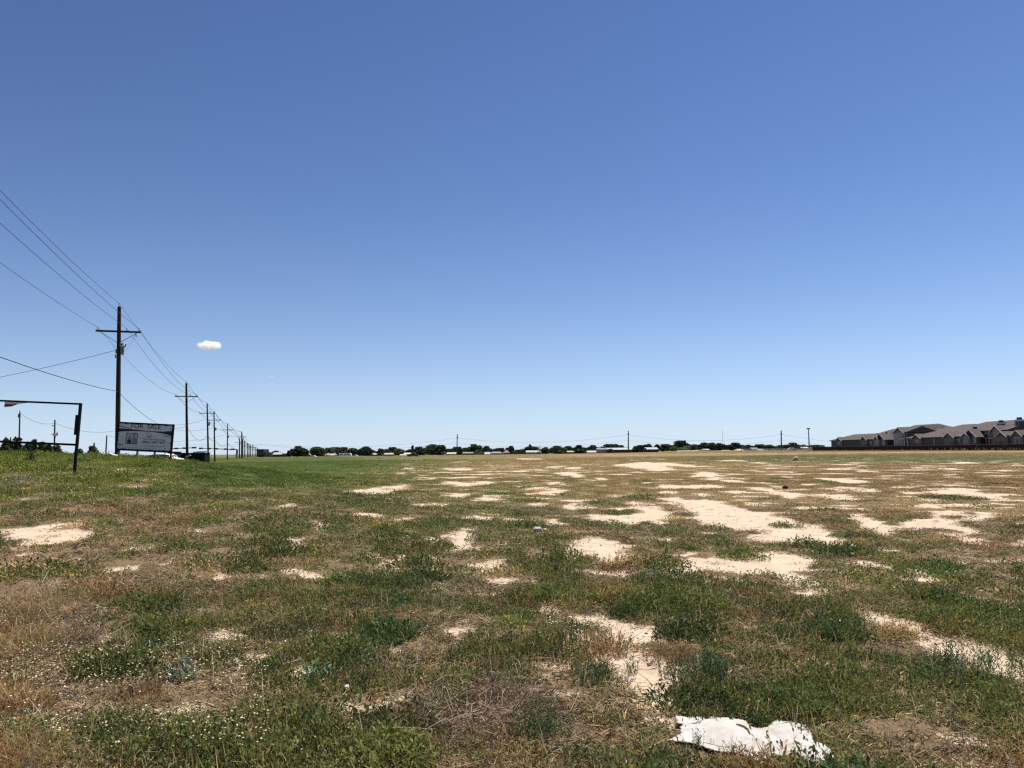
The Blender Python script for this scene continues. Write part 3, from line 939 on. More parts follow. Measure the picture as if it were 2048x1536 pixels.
line_on_sheet([(1407, 1479), (1450, 1487), (1500, 1496), (1536, 1500), (1590, 1508)], .0013, "seam", dirtm)
line_on_sheet([(1540, 1472), (1538, 1500)], .0013, "seam", dirtm)
line_on_sheet([(1594, 1452), (1594, 1478)], .001, "seam", dirtm)
q = MB(); P = [gnd(*p, .07) for p in ((1472, 1450), (1480, 1451), (1489, 1455), (1496, 1459), (1500, 1465))]
q.tube([(p.x, p.y, float(sheet_z(p.x, p.y)) + .008) for p in P], [.004, .006, .006, .005, .003], 6)
tag(base_shift(q.build("twig", mat("dead_wood", (.12, .10, .09), .9)), P[0]), "short dark curved twig lying on top of the white plastic sheet", "twig")
q = MB(); P = [gnd(1526, 1522, .05), gnd(1527, 1512, .05), gnd(1528, 1501, .05)]
q.tube([(p.x, p.y, float(sheet_z(p.x, p.y)) + .012) for p in P], [.005, .006, .004], 6)
tag(base_shift(q.build("twig", MATS["dead_wood"]), P[0]), "straight grey twig at the torn front edge of the white plastic sheet", "twig")


def scrap(pxs, label, cat, name, m, lift=.03, thick=.012, tilt=0.0, seed=1, bumpy=.02):
    """a flat torn piece lying on the ground, slightly crumpled"""
    pts = [gnd(*p) for p in pxs]; rr = random.Random(seed)
    c = sum(pts, Vector()) / len(pts)
    q = MB(); n = len(pts)
    top = [Vector((p.x, p.y, float(height(p.x, p.y)) + lift + tilt * (p.y - c.y) + rr.uniform(0, bumpy))) for p in pts]
    ct = Vector((c.x, c.y, float(height(c.x, c.y)) + lift + bumpy))
    V = top + [ct] + [p - Vector((0, 0, thick)) for p in top]
    F = [(i, (i + 1) % n, n) for i in range(n)] + [(n + 1 + i, n + 1 + (i + 1) % n, (i + 1) % n, i) for i in range(n)] + [tuple(range(2 * n, n, -1))]
    q.raw(V, F)
    KEEP_CLEAR.append((c.x, c.y, max((p - c).length for p in pts) * .55))
    return tag(base_shift(q.build(name, m), c), label, cat)




def lump(px, py, wpx, hpx, label, cat, name, m, seed, flat=.7):
    """a crumpled piece standing a little off the ground"""
    c = gnd(px, py); k = c.y / F_PX
    q = MB(); q.ball((c.x, c.y, c.z + hpx * k * .45), (wpx * k / 2, wpx * k / 2 * flat, hpx * k * .55), 9, 6, .22, seed)
    q.ball((c.x + wpx * k * .25, c.y, c.z + hpx * k * .3), (wpx * k * .3, wpx * k * .25, hpx * k * .4), 7, 5, .25, seed + 1)
    KEEP_CLEAR.append((c.x, c.y - wpx * k * .5, wpx * k * .9))
    return tag(base_shift(q.build(name, m), c), label, cat)


wp = MATS["white_plastic"]
cc = mat("cream_card", (.55, .45, .29), .9)
lump(1075, 1066, 19, 12, "crumpled white plastic scrap in the weeds beyond the foreground, near field's middle", "litter scrap", "plastic_scrap", wp, 3)
lump(1090, 1064, 8, 7, "small cream cardboard scrap touching the right side of the crumpled white plastic", "litter scrap", "cardboard_scrap", cc, 5)
q = MB(); c = gnd(1103, 1056); k = c.y / F_PX
q.beam(c + Vector((-9 * k, 0, 6 * k)), c + Vector((9 * k, 0, 2 * k)), .07, .02)
tag(base_shift(q.build("board_sliver", cc), c), "thin pale board sliver lying right of the crumpled white plastic", "litter scrap")
scrap([(1296, 1326), (1307, 1324), (1306, 1329), (1297, 1333)], "small white stone chip on the sandy path beneath the tan dry bush", "stone", "stone_chip", wp, .02, .02, 0, 6, .02)
scrap([(1255, 1366), (1261, 1364), (1263, 1369), (1257, 1374)], "white stone chip at the left edge of the sandy path", "stone", "stone_chip", wp, .03, .03, 0, 7, .02)
scrap([(685, 1386), (697, 1387), (698, 1391), (687, 1391)], "white paper scrap among weeds in the left foreground", "litter scrap", "paper_scrap", wp, .05, .006, 0, 8, .01)
lump(1570, 978, 12, 7, "small charred dark lump on the sand in the right middle distance", "clod", "dirt_clod", mat("char", (.03, .022, .02), .95), 9)

# pale boulder out in the field
bc = gnd(1592, 921.5)
q = MB(); q.ball((bc.x, bc.y, bc.z + .24), (.34, .28, .30), 12, 8, .16, 5)
q.ball((bc.x - .24, bc.y + .08, bc.z + .12), (.24, .24, .17), 10, 6, .2, 6)
tag(base_shift(q.build("boulder", mat("pale_stone", (.42, .37, .29), .9, var=.15, scale=3, bump=.4), smooth=True), bc), "pale rounded boulder standing alone in the far right of the field", "boulder")

# ------------------------------------------------------------------ plants one can tell apart
LEAF = leaf_mat("leaf_green", .4); DRYM = leaf_mat("leaf_dry", .3); TWM = leaf_mat("twig_litter", .05); PET = leaf_mat("petal_white", .25)


def plant(name, px, py, protos, n, R, scale, col, label, var=.25, m=LEAF, dome=.6, parts=None, cat="plant"):
    """one plant: many shoots round one root"""
    c = gnd(px, py)
    a = RNG.uniform(0, 6.28, n); r = R * np.sqrt(RNG.random(n)); X = c.x + r * np.cos(a); Y = c.y + r * np.sin(a)
    tint = np.array(col)[None] * RNG.uniform(1 - var, 1 + var, (n, 1)) * (1 + .05 * RNG.normal(size=(n, 3)))
    sc = scale * (1 - dome * (r / R) ** 2 * .7) * RNG.uniform(.75, 1.2, n)
    Vs, Ts = spray(protos, X, Y, height(X, Y), sc, np.clip(tint, .005, 1))
    V = np.concatenate(Vs) - np.array(c); T = np.concatenate(Ts)
    o = quads_mesh(name, V, len(V) // 4, m, T)
    o.location = c
    tag(o, label, cat)
    KEEP_CLEAR.append((c.x, c.y, R * .55))
    return o


TALL = [proto_weed(500 + k, 5, 11, .26, .05, .009, .45, .05) for k in range(4)]
plant("dead_brush", 965, 1440, [proto_twigs(520 + k, 30, .16, .07, .22, .004) for k in range(4)], 70, .52, 1.25, (.25, .18, .125), "tangled heap of grey brown dead brush in the foreground centre", m=TWM)
plant("dry_bush", 1335, 1322, [proto_weed(530 + k, 8, 8, .17, .022, .005, .9, .3) for k in range(3)], 26, .2, 1.05, (.25, .145, .08), "reddish tan dry bush standing on the bare sandy path", m=DRYM)
dz = plant("daisy_plant", 1160, 1266, WEED1, 26, .27, .8, (.10, .13, .055), "low green plant dotted with cream flowers at the head of the sandy path", cat="flowering plant")
plant("leafy_weed", 1395, 1365, TALL, 34, .27, .95, (.06, .105, .042), "dense dark green weed on the right bank of the sandy path")
plant("leafy_weed", 1185, 1372, TALL, 14, .14, .85, (.055, .095, .035), "dark green weed with upright shoots on the left bank of the sandy path")
plant("leafy_weed", 1140, 1297, TALL, 9, .12, .95, (.06, .09, .035), "upright dark weed shoots left of the sandy path's bend")
plant("weed_seedling", 1248, 1306, TALL, 3, .05, .7, (.07, .1, .045), "lone small seedling growing on the bare sandy path", cat="plant")
plant("weed_seedling", 1262, 1357, TALL, 4, .05, .75, (.08, .115, .05), "spindly seedling beside the white stone chip on the path's left edge", cat="plant")
plant("round_bush", 592, 1270, WEED1, 46, .33, 1.0, (.085, .095, .04), "rounded olive bush with brown seed tops left of centre", cat="bush")
plant("leafy_weed", 815, 1215, WEED1, 40, .3, 1.05, (.05, .105, .03), "clump of bright dark green weeds just left of the picture's middle")
plant("leafy_weed", 1045, 1245, WEED1, 34, .28, 1.0, (.065, .125, .03), "fresh green rounded weed left of the cream flowered plant")
plant("leafy_weed", 1886, 1148, WEED2, 60, .62, 1.1, (.085, .14, .035), "wide bright green weed mound right of middle ground sand")
plant("leafy_weed", 1608, 1092, WEED2, 22, .4, .9, (.07, .11, .075), "bluish green weed on the big pale sand patch's edge")
plant("leafy_weed", 1960, 1345, TALL, 20, .28, .95, (.075, .125, .045), "bright pointed weed at the near edge of the sandy strip far right")
plant("leafy_weed", 1665, 1290, TALL, 8, .07, .9, (.05, .1, .035), "single upright dark weed in bare crumbly soil above the plastic sheet")
plant("grey_leaf_plant", 358, 1362, [proto_weed(560 + k, 4, 6, .2, .075, .028, .7, 0) for k in range(3)], 5, .1, .9, (.26, .3, .2), "pale grey leaved plant among the white flowers at lower left")
plant("grey_leaf_plant", 640, 1356, [proto_weed(565 + k, 4, 6, .16, .075, .026, .8, 0) for k in range(3)], 6, .12, .85, (.22, .3, .19), "pale silvery leaved plant beside green weeds left of the dead brush")
plant("dead_brush", 172, 1290, [proto_twigs(540 + k, 26, .2, .08, .28, .004) for k in range(4)], 22, .33, 1.0, (.2, .155, .105), "small grey dead brush with bare stems in the left foreground", m=TWM)
plant("dark_bush", 305, 1300, WEED1, 34, .3, 1.0, (.045, .075, .028), "dark green bush right of the small grey dead brush", cat="bush")
plant("tall_weed", 64, 928, [proto_weed(570 + k, 4, 12, .5, .09, .02, .25, 0) for k in range(3)], 6, .12, 1.3, (.035, .06, .03), "tall dark spiky weed on the bank below the empty sign frame")
plant("grey_shrub", 52, 972, [proto_mat(575 + k, 40, .3, .3, .09, .02) for k in range(3)], 12, .6, 1.0, (.21, .2, .16), "greyish faded shrub on the green bank at the far left", cat="shrub")
plant("dry_bush", 185, 1022, DRY2, 60, 1.0, 1.5, (.33, .225, .10), "broad tan dry grass tuft above the left sand patch", m=DRYM)
GOLD = [proto_grass(585 + k, 40, .11, .22, .0042, 1.0, .3) for k in range(4)]
plant("dry_grass_clump", 38, 1300, GOLD, 42, .36, 1.0, (.40, .285, .125), "golden dry grass clump at the left edge level with the small grey dead brush", m=DRYM)
plant("dry_grass_clump", 22, 1425, GOLD, 26, .24, .9, (.33, .21, .09), "reddish golden dry grass clump at the left edge above the bottom corner", m=DRYM)
plant("dry_grass_clump", 48, 1520, GOLD, 26, .22, .9, (.36, .24, .10), "golden dry grass clump in the bottom left corner", m=DRYM)
plant("dry_grass_clump", 95, 1215, GOLD, 40, .42, .85, (.36, .26, .12), "pale dry grass clump in the left foreground beyond the edge clumps", m=DRYM)
plant("dark_bush", 1900, 1345, TALL, 12, .2, .85, (.05, .085, .04), "dull dark weed left of the bright pointed weed by the sandy strip", cat="bush")
plant("leafy_weed", 1080, 1480, TALL, 16, .13, .95, (.065, .115, .035), "small rosette of green leaves right of the dead brush heap")
plant("leafy_weed", 1405, 1506, TALL, 4, .05, .5, (.07, .115, .045), "green sprig growing up in front of the white plastic sheet's left end")
plant("leafy_weed", 1520, 1448, WEED1, 16, .09, .85, (.05, .09, .03), "green weed growing through the notch at the white sheet's far edge")
# flowers of the daisy plant
fl = []
fk = []


def flower(x, y, z, r, rng):
    V = []
    t = rng.uniform(0, 6.28); nx, ny = rng.normal() * .25, rng.normal() * .25
    for k in range(2):
        a = t + k * .8
        P = [(math.cos(a + j * math.pi / 2), math.sin(a + j * math.pi / 2)) for j in range(4)]
        V += [[x + p[0] * r, y + p[1] * r, z + (p[0] * nx + p[1] * ny) * r + .002 * k] for p in P]
    return V


dc = gnd(1160, 1266)
for k in range(90):
    a = random.uniform(0, 6.28); r = .3 * math.sqrt(random.random())
    x, y = dc.x + r * math.cos(a), dc.y + r * math.sin(a)
    fl += flower(x, y, float(height(x, y)) + random.uniform(.05, .13), random.uniform(.005, .009), RNG)
fo = quads_mesh("blossom", np.array(fl) - np.array(dc), len(fl) // 4, PET, np.tile(np.array([.74, .7, .52]), (len(fl), 1)))
fo.parent = dz

# ------------------------------------------------------------------ scatter the cover
_sheet_poly = [(p.x, p.y) for p in SH]
_clear0 = clear_of


def clear_of(X, Y):
    return _clear0(X, Y) | in_poly(_sheet_poly, X, Y + .01) | in_poly([(p[0], p[1] - .02) for p in _sheet_poly], X, Y)


cover(2.2, 9.5, 250, WEED1, DRY1, TWIG1, half=74)
mounds(3.2, 9.5, 2.6, WEED1, DRY1, .2, 17, 1.25, half=74)
mounds(9.5, 22, 1.25, WEED2, DRY2, .26, 12, 1.2, half=60)
mounds(22, 45, .5, WEED3, DRY3, .5, 8, 1.1)
cover(9.5, 22, 66, WEED2, DRY2, TWIG2, 1.1, half=60)
cover(22, 60, 20, WEED3, DRY3, None, 1.1, .04)
cover(60, 175, 2.6, WEED4, DRY4, None, 1.0, .05)
cover(175, 380, .22, WEED4, DRY4, None, 1.3, .1)

# white wildflowers
FP = [((0, 1330), (540, 1545), 650), ((380, 1460), (640, 1545), 60), ((0, 1240), (260, 1340), 50), ((560, 1290), (640, 1340), 260), ((590, 995), (720, 1012), 14), ((640, 975), (800, 1000), 8),
      ((1690, 945), (1940, 962), 5), ((640, 1380), (760, 1420), 20), ((800, 1060), (850, 1100), 22), ((560, 1050), (640, 1070), 12), ((0, 970), (140, 1000), 10), ((240, 940), (420, 950), 5),
      ((400, 960), (800, 990), 4), ((0, 1100), (2048, 1545), 2.5), ((1100, 930), (1500, 950), 1.0), ((700, 1010), (1000, 1060), 4)]
for (p0, p1, dens) in FP:
    corners = [gnd(p0[0], p1[1]), gnd(p1[0], p1[1]), gnd(p1[0], p0[1]), gnd(p0[0], p0[1])]
    poly = [(p.x, p.y) for p in corners]
    x0, x1 = min(p[0] for p in poly), max(p[0] for p in poly); y0, y1 = min(p[1] for p in poly), max(p[1] for p in poly)
    n = int((x1 - x0) * (y1 - y0) * dens)
    X = RNG.uniform(x0, x1, n); Y = RNG.uniform(y0, y1, n)
    k = in_poly(poly, X, Y) & (sand_at(X, Y) < .35) & (fbm(X, Y, .5, 601, 2) + .5 * fbm(X, Y, 2.0, 602, 2) > RNG.uniform(-.5, .5, n)) & ~clear_of(X, Y)
    X, Y = X[k], Y[k]; Zs = height(X, Y); V = []; T = []
    for x, y, z in zip(X, Y, Zs):
        rr = math.hypot(x, y)
        r = random.uniform(.003, .0072) * max(1.0, rr / 11)
        h = random.uniform(.09, .19)
        V += flower(x, y, z + h, r, RNG); T += [[.66, .63, .55]] * 4 + [[.66, .58, .38]] * 4
    if V:
        BANK["wildflowers"][0].append(np.array(V, np.float32)); BANK["wildflowers"][1].append(np.array(T, np.float32))
LBL = {"weeds": "green low leafy weeds covering much of the field", "grass": "dry tan and brown grass between the weeds", "litter": "grey brown dead twigs and stems lying on the soil",
       "wildflowers": "tiny white wildflowers scattered thickest at lower left"}
for k, mm in (("weeds", LEAF), ("grass", DRYM), ("litter", TWM), ("wildflowers", PET)):
    V = np.concatenate(BANK[k][0]); T = np.concatenate(BANK[k][1])
    print(k, len(V) // 4)
    o = quads_mesh(k, V, len(V) // 4, mm, np.clip(T, 0.004, .85))
    tag(o, LBL[k], k, kind="stuff")
BANK.clear()

# clods and pebbles on the bare sand
X, Y = scatter_ring(3.2, 24, 9000)
k = (sand_at(X, Y) > .6) & (RNG.random(len(X)) < np.clip(9 / np.hypot(X, Y), 0, 1)) & ~clear_of(X, Y)
X, Y = X[k], Y[k]
cube = np.array([(-1, -1, -.6), (1, -1, -.6), (1, 1, -.6), (-1, 1, -.6), (-.6, -.7, .5), (.7, -.6, .6), (.6, .7, .5), (-.7, .6, .7)], float)
cf = np.array([(4, 5, 6, 7), (0, 1, 5, 4), (1, 2, 6, 5), (2, 3, 7, 6), (3, 0, 4, 7)])
V = []; T = []
for x, y in zip(X, Y):
    s = abs(random.gauss(0, .006)) + .003
    a = random.uniform(0, 6.28)
    R_ = np.array([[math.cos(a), -math.sin(a), 0], [math.sin(a), math.cos(a), 0], [0, 0, 1]])
    P = (cube * RNG.uniform(.6, 1.3, (8, 3)) * s * np.array([1.3, 1, .8])) @ R_.T + np.array([x, y, float(height(x, y)) + .004 + .012 * float(fbm(x, y, .22, 81, 3))])
    V.append(P[cf].reshape(-1, 3))
    c = random.choice([(.2, .15, .11), (.13, .11, .09), (.32, .25, .19), (.1, .11, .07)])
    T.append(np.tile(c, (20, 1)))
V = np.concatenate(V)
tag(quads_mesh("pebbles", V, len(V) // 4, TWM, np.concatenate(T)), "small dark clods and pebbles on the bare sand", "pebbles", kind="stuff")

# ------------------------------------------------------------------ signs
BLK = mat("black_steel", (.012, .011, .012), .75, .12, var=.2, scale=2)
GRY = mat("sign_white", (.6, .61, .61), .6, .3, var=.05, scale=3)


def text_obj(body, name, parent, m, x0, x1, y, zbase, zcap=None, shear=0.0, slope=0.0, space=1.0, offset=0.0):
    """flat raised lettering on a sign face (local x, z), fitted between x0 and x1"""
    cu = bpy.data.curves.new(name, "FONT"); cu.body = body; cu.size = 1; cu.shear = shear; cu.space_character = space
    cu.extrude = .01; cu.offset = offset
    t = bpy.data.objects.new(name, cu); C.objects.link(t)
    dg = bpy.context.evaluated_depsgraph_get(); dg.update()
    me = bpy.data.meshes.new_from_object(t.evaluated_get(dg))
    bpy.data.objects.remove(t)
    co_ = np.array([v.co[:] for v in me.vertices]); lo, hi = co_.min(0), co_.max(0)
    sx = (x1 - x0) / (hi[0] - lo[0]); sz = sx if zcap is None else zcap / (hi[1] - lo[1])
    for v in me.vertices:
        X = x0 + (v.co.x - lo[0]) * sx
        v.co = Vector((X, y - (v.co.z + .01) * .1, zbase + (v.co.y - lo[1]) * sz + (X - x0) * slope))
    me.materials.append(m)
    o = bpy.data.objects.new(name, me); C.objects.link(o); o.parent = parent
    return o


# --- for-sale board on the crest of the bank
Ys = 35.5; kS = Ys / F_PX
pr = at(342.5, 903.5, Ys)                                  # lower right corner of the frame
cen = at(287.5, 901, Ys)
board_root = thing("for_sale_board", (cen.x, Ys, cen.z), "white for sale board in a black frame leaning on the crest of the green bank", "sign")
board_root.rotation_euler = (0, math.radians(3.45), 0)
BW, BH = 2.50, 1.22
q = MB(); q.box((-BW / 2, -.012, .03), (BW / 2, .012, BH))
panel = q.build("panel", GRY, board_root, local=True)
fw = .07
q = MB(); q.box((-BW / 2 - .04, -.035, BH - fw + .045), (BW / 2 + .04, .035, BH + .045)); q.build("top_rail", BLK, board_root, local=True, bevel=.004)
q = MB(); q.box((-BW / 2 - .04, -.035, -.05), (BW / 2 + .04, .035, fw - .05 + .012)); q.build("bottom_rail", BLK, board_root, local=True, bevel=.004)
q = MB(); q.box((-BW / 2 - .05, -.045, -.75), (-BW / 2 + .022, .045, BH + .05)); q.build("post", BLK, board_root, local=True, bevel=.004)
q = MB(); q.box((BW / 2 - .022, -.045, -.75), (BW / 2 + .055, .045, BH + .05)); q.build("post", BLK, board_root, local=True, bevel=.004)
wood_gr = mat("grey_wood", (.26, .24, .22), .9, stretch=(8, 8, 1))
for x in (-.32, .48):
    q = MB(); q.box((x - .04, .05, -.75), (x + .04, .11, .9)); q.build("brace_post", wood_gr, board_root, local=True)


def SG(px, py):
    """a point of the zoomed sign picture -> local x, z on the panel"""
    a = np.array([px - 115.0, py - 140.0])
    M_ = np.array([[1780.0, -65.0], [75.0, 820.0]])
    u, v = np.linalg.solve(M_, a)
    return -BW / 2 + .022 + u * (BW - .044), BH - .025 - v * (BH - .05)


for nm, pts in (("clip", [(350, 150), (800, 165), (1240, 195), (1680, 212)]), ("clip", [(265, 966), (720, 990), (1165, 1006), (1605, 1024)])):
    for p in pts:
        x, z = SG(*p)
        q = MB(); q.box((x - .045, -.05, z - .022), (x + .045, -.013, z + .022)); q.build(nm, BLK, board_root, local=True)
for p in ((62, 690), (1850, 780)):
    x, z = SG(*p); q = MB(); q.box((x - .022, -.05, z - .045), (x + .022, -.013, z + .045)); q.build("clip", BLK, board_root, local=True)
INK = mat("sign_black", (.02, .02, .024), .5, .3)


def flat(pts, name, m, y=-.015, th=.003, parent=board_root, conv=SG):
    q = MB(); P = [conv(*p) for p in pts]
    q.prism([(x, y, z) for x, z in P], (0, -th, 0))
    return q.build(name, m, parent, local=True)


flat([(100, 300), (400, 322), (700, 347), (1000, 380), (1300, 397), (1600, 402), (1885, 384), (1872, 552), (1760, 515), (1600, 470), (1300, 425), (1000, 402), (700, 390), (400, 398), (95, 412)], "swoosh_band", INK)
flat([(108, 196), (180, 225), (260, 252), (420, 293), (560, 318), (420, 303), (250, 270), (108, 232)], "swoosh_line", INK)
flat([(1500, 503), (1640, 532), (1760, 562), (1868, 592), (1864, 608), (1740, 575), (1620, 540)], "swoosh_line", INK)
DK = mat("sign_ink", (.045, .022, .03), .5, .3); RED = mat("sign_red", (.20, .025, .045), .5, .3); TEAL = mat("sign_slate", (.14, .18, .20), .5, .3)


def line(body, xa, ya, xb, yb, cap, m, name="lettering", **kw):
    x0, z0 = SG(xa, ya); x1, z1 = SG(xb, yb)
    return text_obj(body, name, board_root, m, x0, x1, -.014, z0, cap, **kw)


line("FOR  SALE", 512, 293, 1500, 338, .20, DK, offset=.006)
line("THT", 1012, 600, 1205, 612, .098, DK, offset=.02)
line("The Halvorson Team", 918, 676, 1650, 706, .098, TEAL, offset=.008)
line("(806) 340-7457", 888, 790, 1650, 815, .135, RED, offset=.02)
line("kw", 84, 858, 245, 864, .125, RED, offset=.01)
for pts in ([(1010, 462), (1070, 470), (1130, 452), (1225, 535), (1215, 545), (1130, 465), (1072, 482), (1010, 475)], [(920, 855), (1640, 884), (1640, 893), (920, 866)], [(840, 932), (880, 935), (880, 946), (840, 943)],
            [(900, 940), (1560, 975), (1560, 979), (900, 944)], [(90, 900), (720, 922), (720, 927), (90, 905)], [(1625, 945), (1665, 948), (1650, 985), (1632, 984)]):
    flat(pts, "small_print", TEAL, th=.002)
# framed photograph of two people, printed on the board
ph = flat([(352, 445), (748, 465), (705, 822), (322, 798)], "photo_border", INK, th=.002)
flat([(372, 465), (728, 482), (690, 802), (342, 780)], "photo_print", mat("photo_grey", (.42, .45, .45), .6), y=-.0175, th=.002)
sk = mat("photo_skin", (.42, .27, .22), .6); hair = mat("photo_hair", (.36, .24, .15), .7); shirt = mat("photo_shirt", (.22, .24, .34), .6); dk = mat("photo_dark", (.03, .028, .03), .6)


def oval(cx_, cy_, rx, ry, n=12):
    return [(cx_ + rx * math.cos(2 * math.pi * k / n), cy_ + ry * math.sin(2 * math.pi * k / n)) for k in range(n)]


flat([(545, 620), (590, 590), (660, 590), (706, 640), (690, 800), (540, 793)], "photo_shirt", shirt, y=-.0197, th=.001)
flat(oval(620, 540, 34, 46), "photo_face", sk, y=-.0208, th=.001)
flat([(590, 520), (600, 490), (640, 488), (655, 525), (640, 512), (605, 512)], "photo_hair", dk, y=-.022, th=.001)
flat([(385, 690), (430, 655), (500, 660), (520, 720), (510, 792), (395, 785)], "photo_dress", dk, y=-.0197, th=.001)
flat(oval(470, 585, 44, 75), "photo_hair", hair, y=-.0208, th=.001)
flat(oval(478, 575, 24, 38), "photo_face", sk, y=-.022, th=.001)

# --- empty sign frame at the left
Yf = 22.0; kf = Yf / F_PX
foot = at(149.5, 938, Yf); top = at(157.5, 806, Yf)
frame_root = thing("sign_frame", (foot.x, Yf, foot.z), "empty black steel sign frame standing open on the grassy bank at far left", "sign frame")
frame_root.rotation_euler = (0, math.radians(3.0), 0)
FH = (top - foot).length; FWD_W = 2.46
zb = FH - (890.5 - 807) * kf
q = MB(); q.box((-.034, -.034, -.4), (.034, .034, FH)); q.build("post", BLK, frame_root, local=True, bevel=.004)
q = MB(); q.box((-FWD_W - .034, -.034, -.75), (-FWD_W + .034, .034, FH)); q.build("post", BLK, frame_root, local=True, bevel=.004)
q = MB(); q.box((-FWD_W + .035, -.028, FH - .055), (-.035, .028, FH - .002)); q.build("top_rail", BLK, frame_root, local=True, bevel=.004)
q = MB(); q.box((-FWD_W + .035, -.028, zb - .03), (-.035, .028, zb + .03)); q.build("bottom_rail", BLK, frame_root, local=True, bevel=.004)
q = MB(); q.box((-.105, -.03, FH - (870 - 806) * kf), (-.035, .03, FH - (830 - 806) * kf)); q.build("side_box", BLK, frame_root, local=True, bevel=.006)
x0, x1 = -(157.5 - 5) * kf, -(157.5 - 52) * kf
z0 = FH - .057
q = MB(); q.prism([(x0, 0, z0), (x1, 0, z0), ((x0 + x1) / 2 + .06, 0, z0 - .045), (x0, 0, z0 - .05)], (0, .006, 0)); rem = q.build("panel_scrap", GRY, frame_root, local=True)
q = MB(); q.prism([(x0, 0, z0 - .052), ((x0 + x1) / 2 + .055, 0, z0 - .047), (x0 + .2, 0, z0 - .125), (x0, 0, z0 - .15)], (0, .006, 0)); q.build("red_stripe", mat("sign_scrap_red", (.30, .025, .02), .6), rem, local=True)

# ------------------------------------------------------------------ utility poles and wires
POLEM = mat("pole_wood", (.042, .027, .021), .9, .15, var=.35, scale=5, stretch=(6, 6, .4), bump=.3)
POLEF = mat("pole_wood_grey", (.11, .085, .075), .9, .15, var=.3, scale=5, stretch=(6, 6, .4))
GALV = mat("galvanised", (.42, .43, .44), .5, .4, metal=.3, var=.15)
PORC = mat("porcelain", (.34, .36, .38), .35, .5)
WIRE = mat("wire_black", (.03, .03, .034), .6, .3)
LDIR = Vector((-.326, 1, 0)).normalized(); LPER = Vector((LDIR.y, -LDIR.x, 0))
ARM_HALF = 1.5


def roadside_pole(bx, by, tx, ty, Y, label, arm_drop=1.87, full=True, transformer=False, arm=ARM_HALF, m=POLEM, r=.15, group="power line along the road", second=False, can=False):
    P1 = at(tx, ty, Y); P0 = at(bx, by, Y); d = (P1 - P0)
    zg = float(height(P0.x, Y)) - .3
    P0 = P1 - d * ((P1.z - zg) / d.z)
    root = thing("utility_pole", P0, label, "utility pole", group)
    q = MB(); q.tube([P0, P0.lerp(P1, .5), P1], [r * 1.15, r, r * .78], 10); q.build("pole_shaft", m, root, smooth=False)
    ax = d.normalized()
    A = P1 - ax * (arm_drop / ax.z); A0 = A - LPER * arm - LDIR * (r + .03); A1 = A + LPER * arm - LDIR * (r + .03)
    out = {"top": P1 + Vector((0, 0, .25)), "root": root, "axis": ax, "P1": P1}
    q = MB(); q.beam(A0, A1, .11, .13); q.build("crossarm", m, root)
    out["L"] = A0 + LPER * .15 + Vector((0, 0, .25)); out["R"] = A1 - LPER * .12 + Vector((0, 0, .25)); out["M"] = A + LPER * .55 - LDIR * (r + .03) + Vector((0, 0, .25))
    for s_ in (-1, 1):
        q = MB(); q.beam(A + LPER * s_ * arm * .83 - LDIR * (r + .03) - Vector((0, 0, .06)), A - ax * .82 - LDIR * r * .9 + LPER * s_ * r * .5, .045, .03); q.build("brace", m, root)
    if full:
        for k in ("L", "M", "R", "top"):
            b_ = out[k] - Vector((0, 0, .25))
            q = MB(); q.tube([b_ - Vector((0, 0, .02)), b_ + Vector((0, 0, .12))], .018, 6); q.tube([b_ + Vector((0, 0, .1)), b_ + Vector((0, 0, .15)), b_ + Vector((0, 0, .19)), b_ + Vector((0, 0, .26))], [.05, .075, .05, .045], 8)
            q.build("insulator", PORC, root, smooth=False)
    if second:
        B = A - ax * 1.6
        q = MB(); q.beam(B - LPER * .9 - LDIR * (r + .03), B + LPER * .9 - LDIR * (r + .03), .11, .13); q.build("crossarm", m, root)
    if can:
        B = A - ax * 2.1 + LPER * (r + .16) - LDIR * .1
        q = MB(); q.tube([B - Vector((0, 0, .35)), B + Vector((0, 0, .35))], .18, 10); q.build("transformer", GALV, root)
    out["A"] = A
    return out


P_1 = roadside_pole(235, 905, 238.6, 613.5, 56, "nearest tall brown utility pole beside the for sale board, carrying a small transformer", r=.16)
# transformer and fittings on the nearest pole
rt = P_1["root"]; ax = P_1["axis"]
B = at(244.8, 698, 56) - LDIR * .05
q = MB(); q.tube([B + Vector((0, 0, -.42)), B + Vector((0, 0, -.38)), B + Vector((0, 0, .18))], [.11, .13, .13], 12)
tr = q.build("transformer", mat("transformer_grey", (.16, .15, .16), .5, .4), rt, smooth=False)
q = MB(); q.box((B.x - .13, B.y - .13, B.z + .18), (B.x + .13, B.y + .13, B.z + .44)); q.build("cap_box", mat("white_box", (.72, .74, .76), .5), tr, bevel=.02)
q = MB(); q.tube([B + Vector((.19, 0, .12)), B + Vector((.24, 0, .36))], .045, 8); q.tube([B + Vector((.1, 0, .2)), B + Vector((.19, 0, .2))], .02, 6); q.build("bushing", mat("dark_porcelain", (.04, .035, .05), .35, .5), tr)
q = MB(); q.box((B.x - .09, B.y - .15, B.z + .24), (B.x + .05, B.y - .133, B.z + .38)); q.build("hatch", MATS["dark_porcelain"], tr)
c = at(272, 671, 56) - LDIR * .2
q = MB(); q.tube([c + Vector((0, 0, .12)), c + Vector((.05, 0, -.12))], .035, 8); q.tube([c + Vector((-.03, 0, .2)), c + Vector((0, 0, .1))], .02, 6); q.build("fuse_cutout", MATS["dark_porcelain"], rt)
for dx, dy in ((-7, 6), (-8, 16)):
    c = at(238 + dx + 1, 696 + dy, 56)
    q = MB(); q.tube([c + Vector((0, 0, .12)), c - Vector((0, 0, .16))], .05, 8); q.build("service_fitting", GALV, rt)

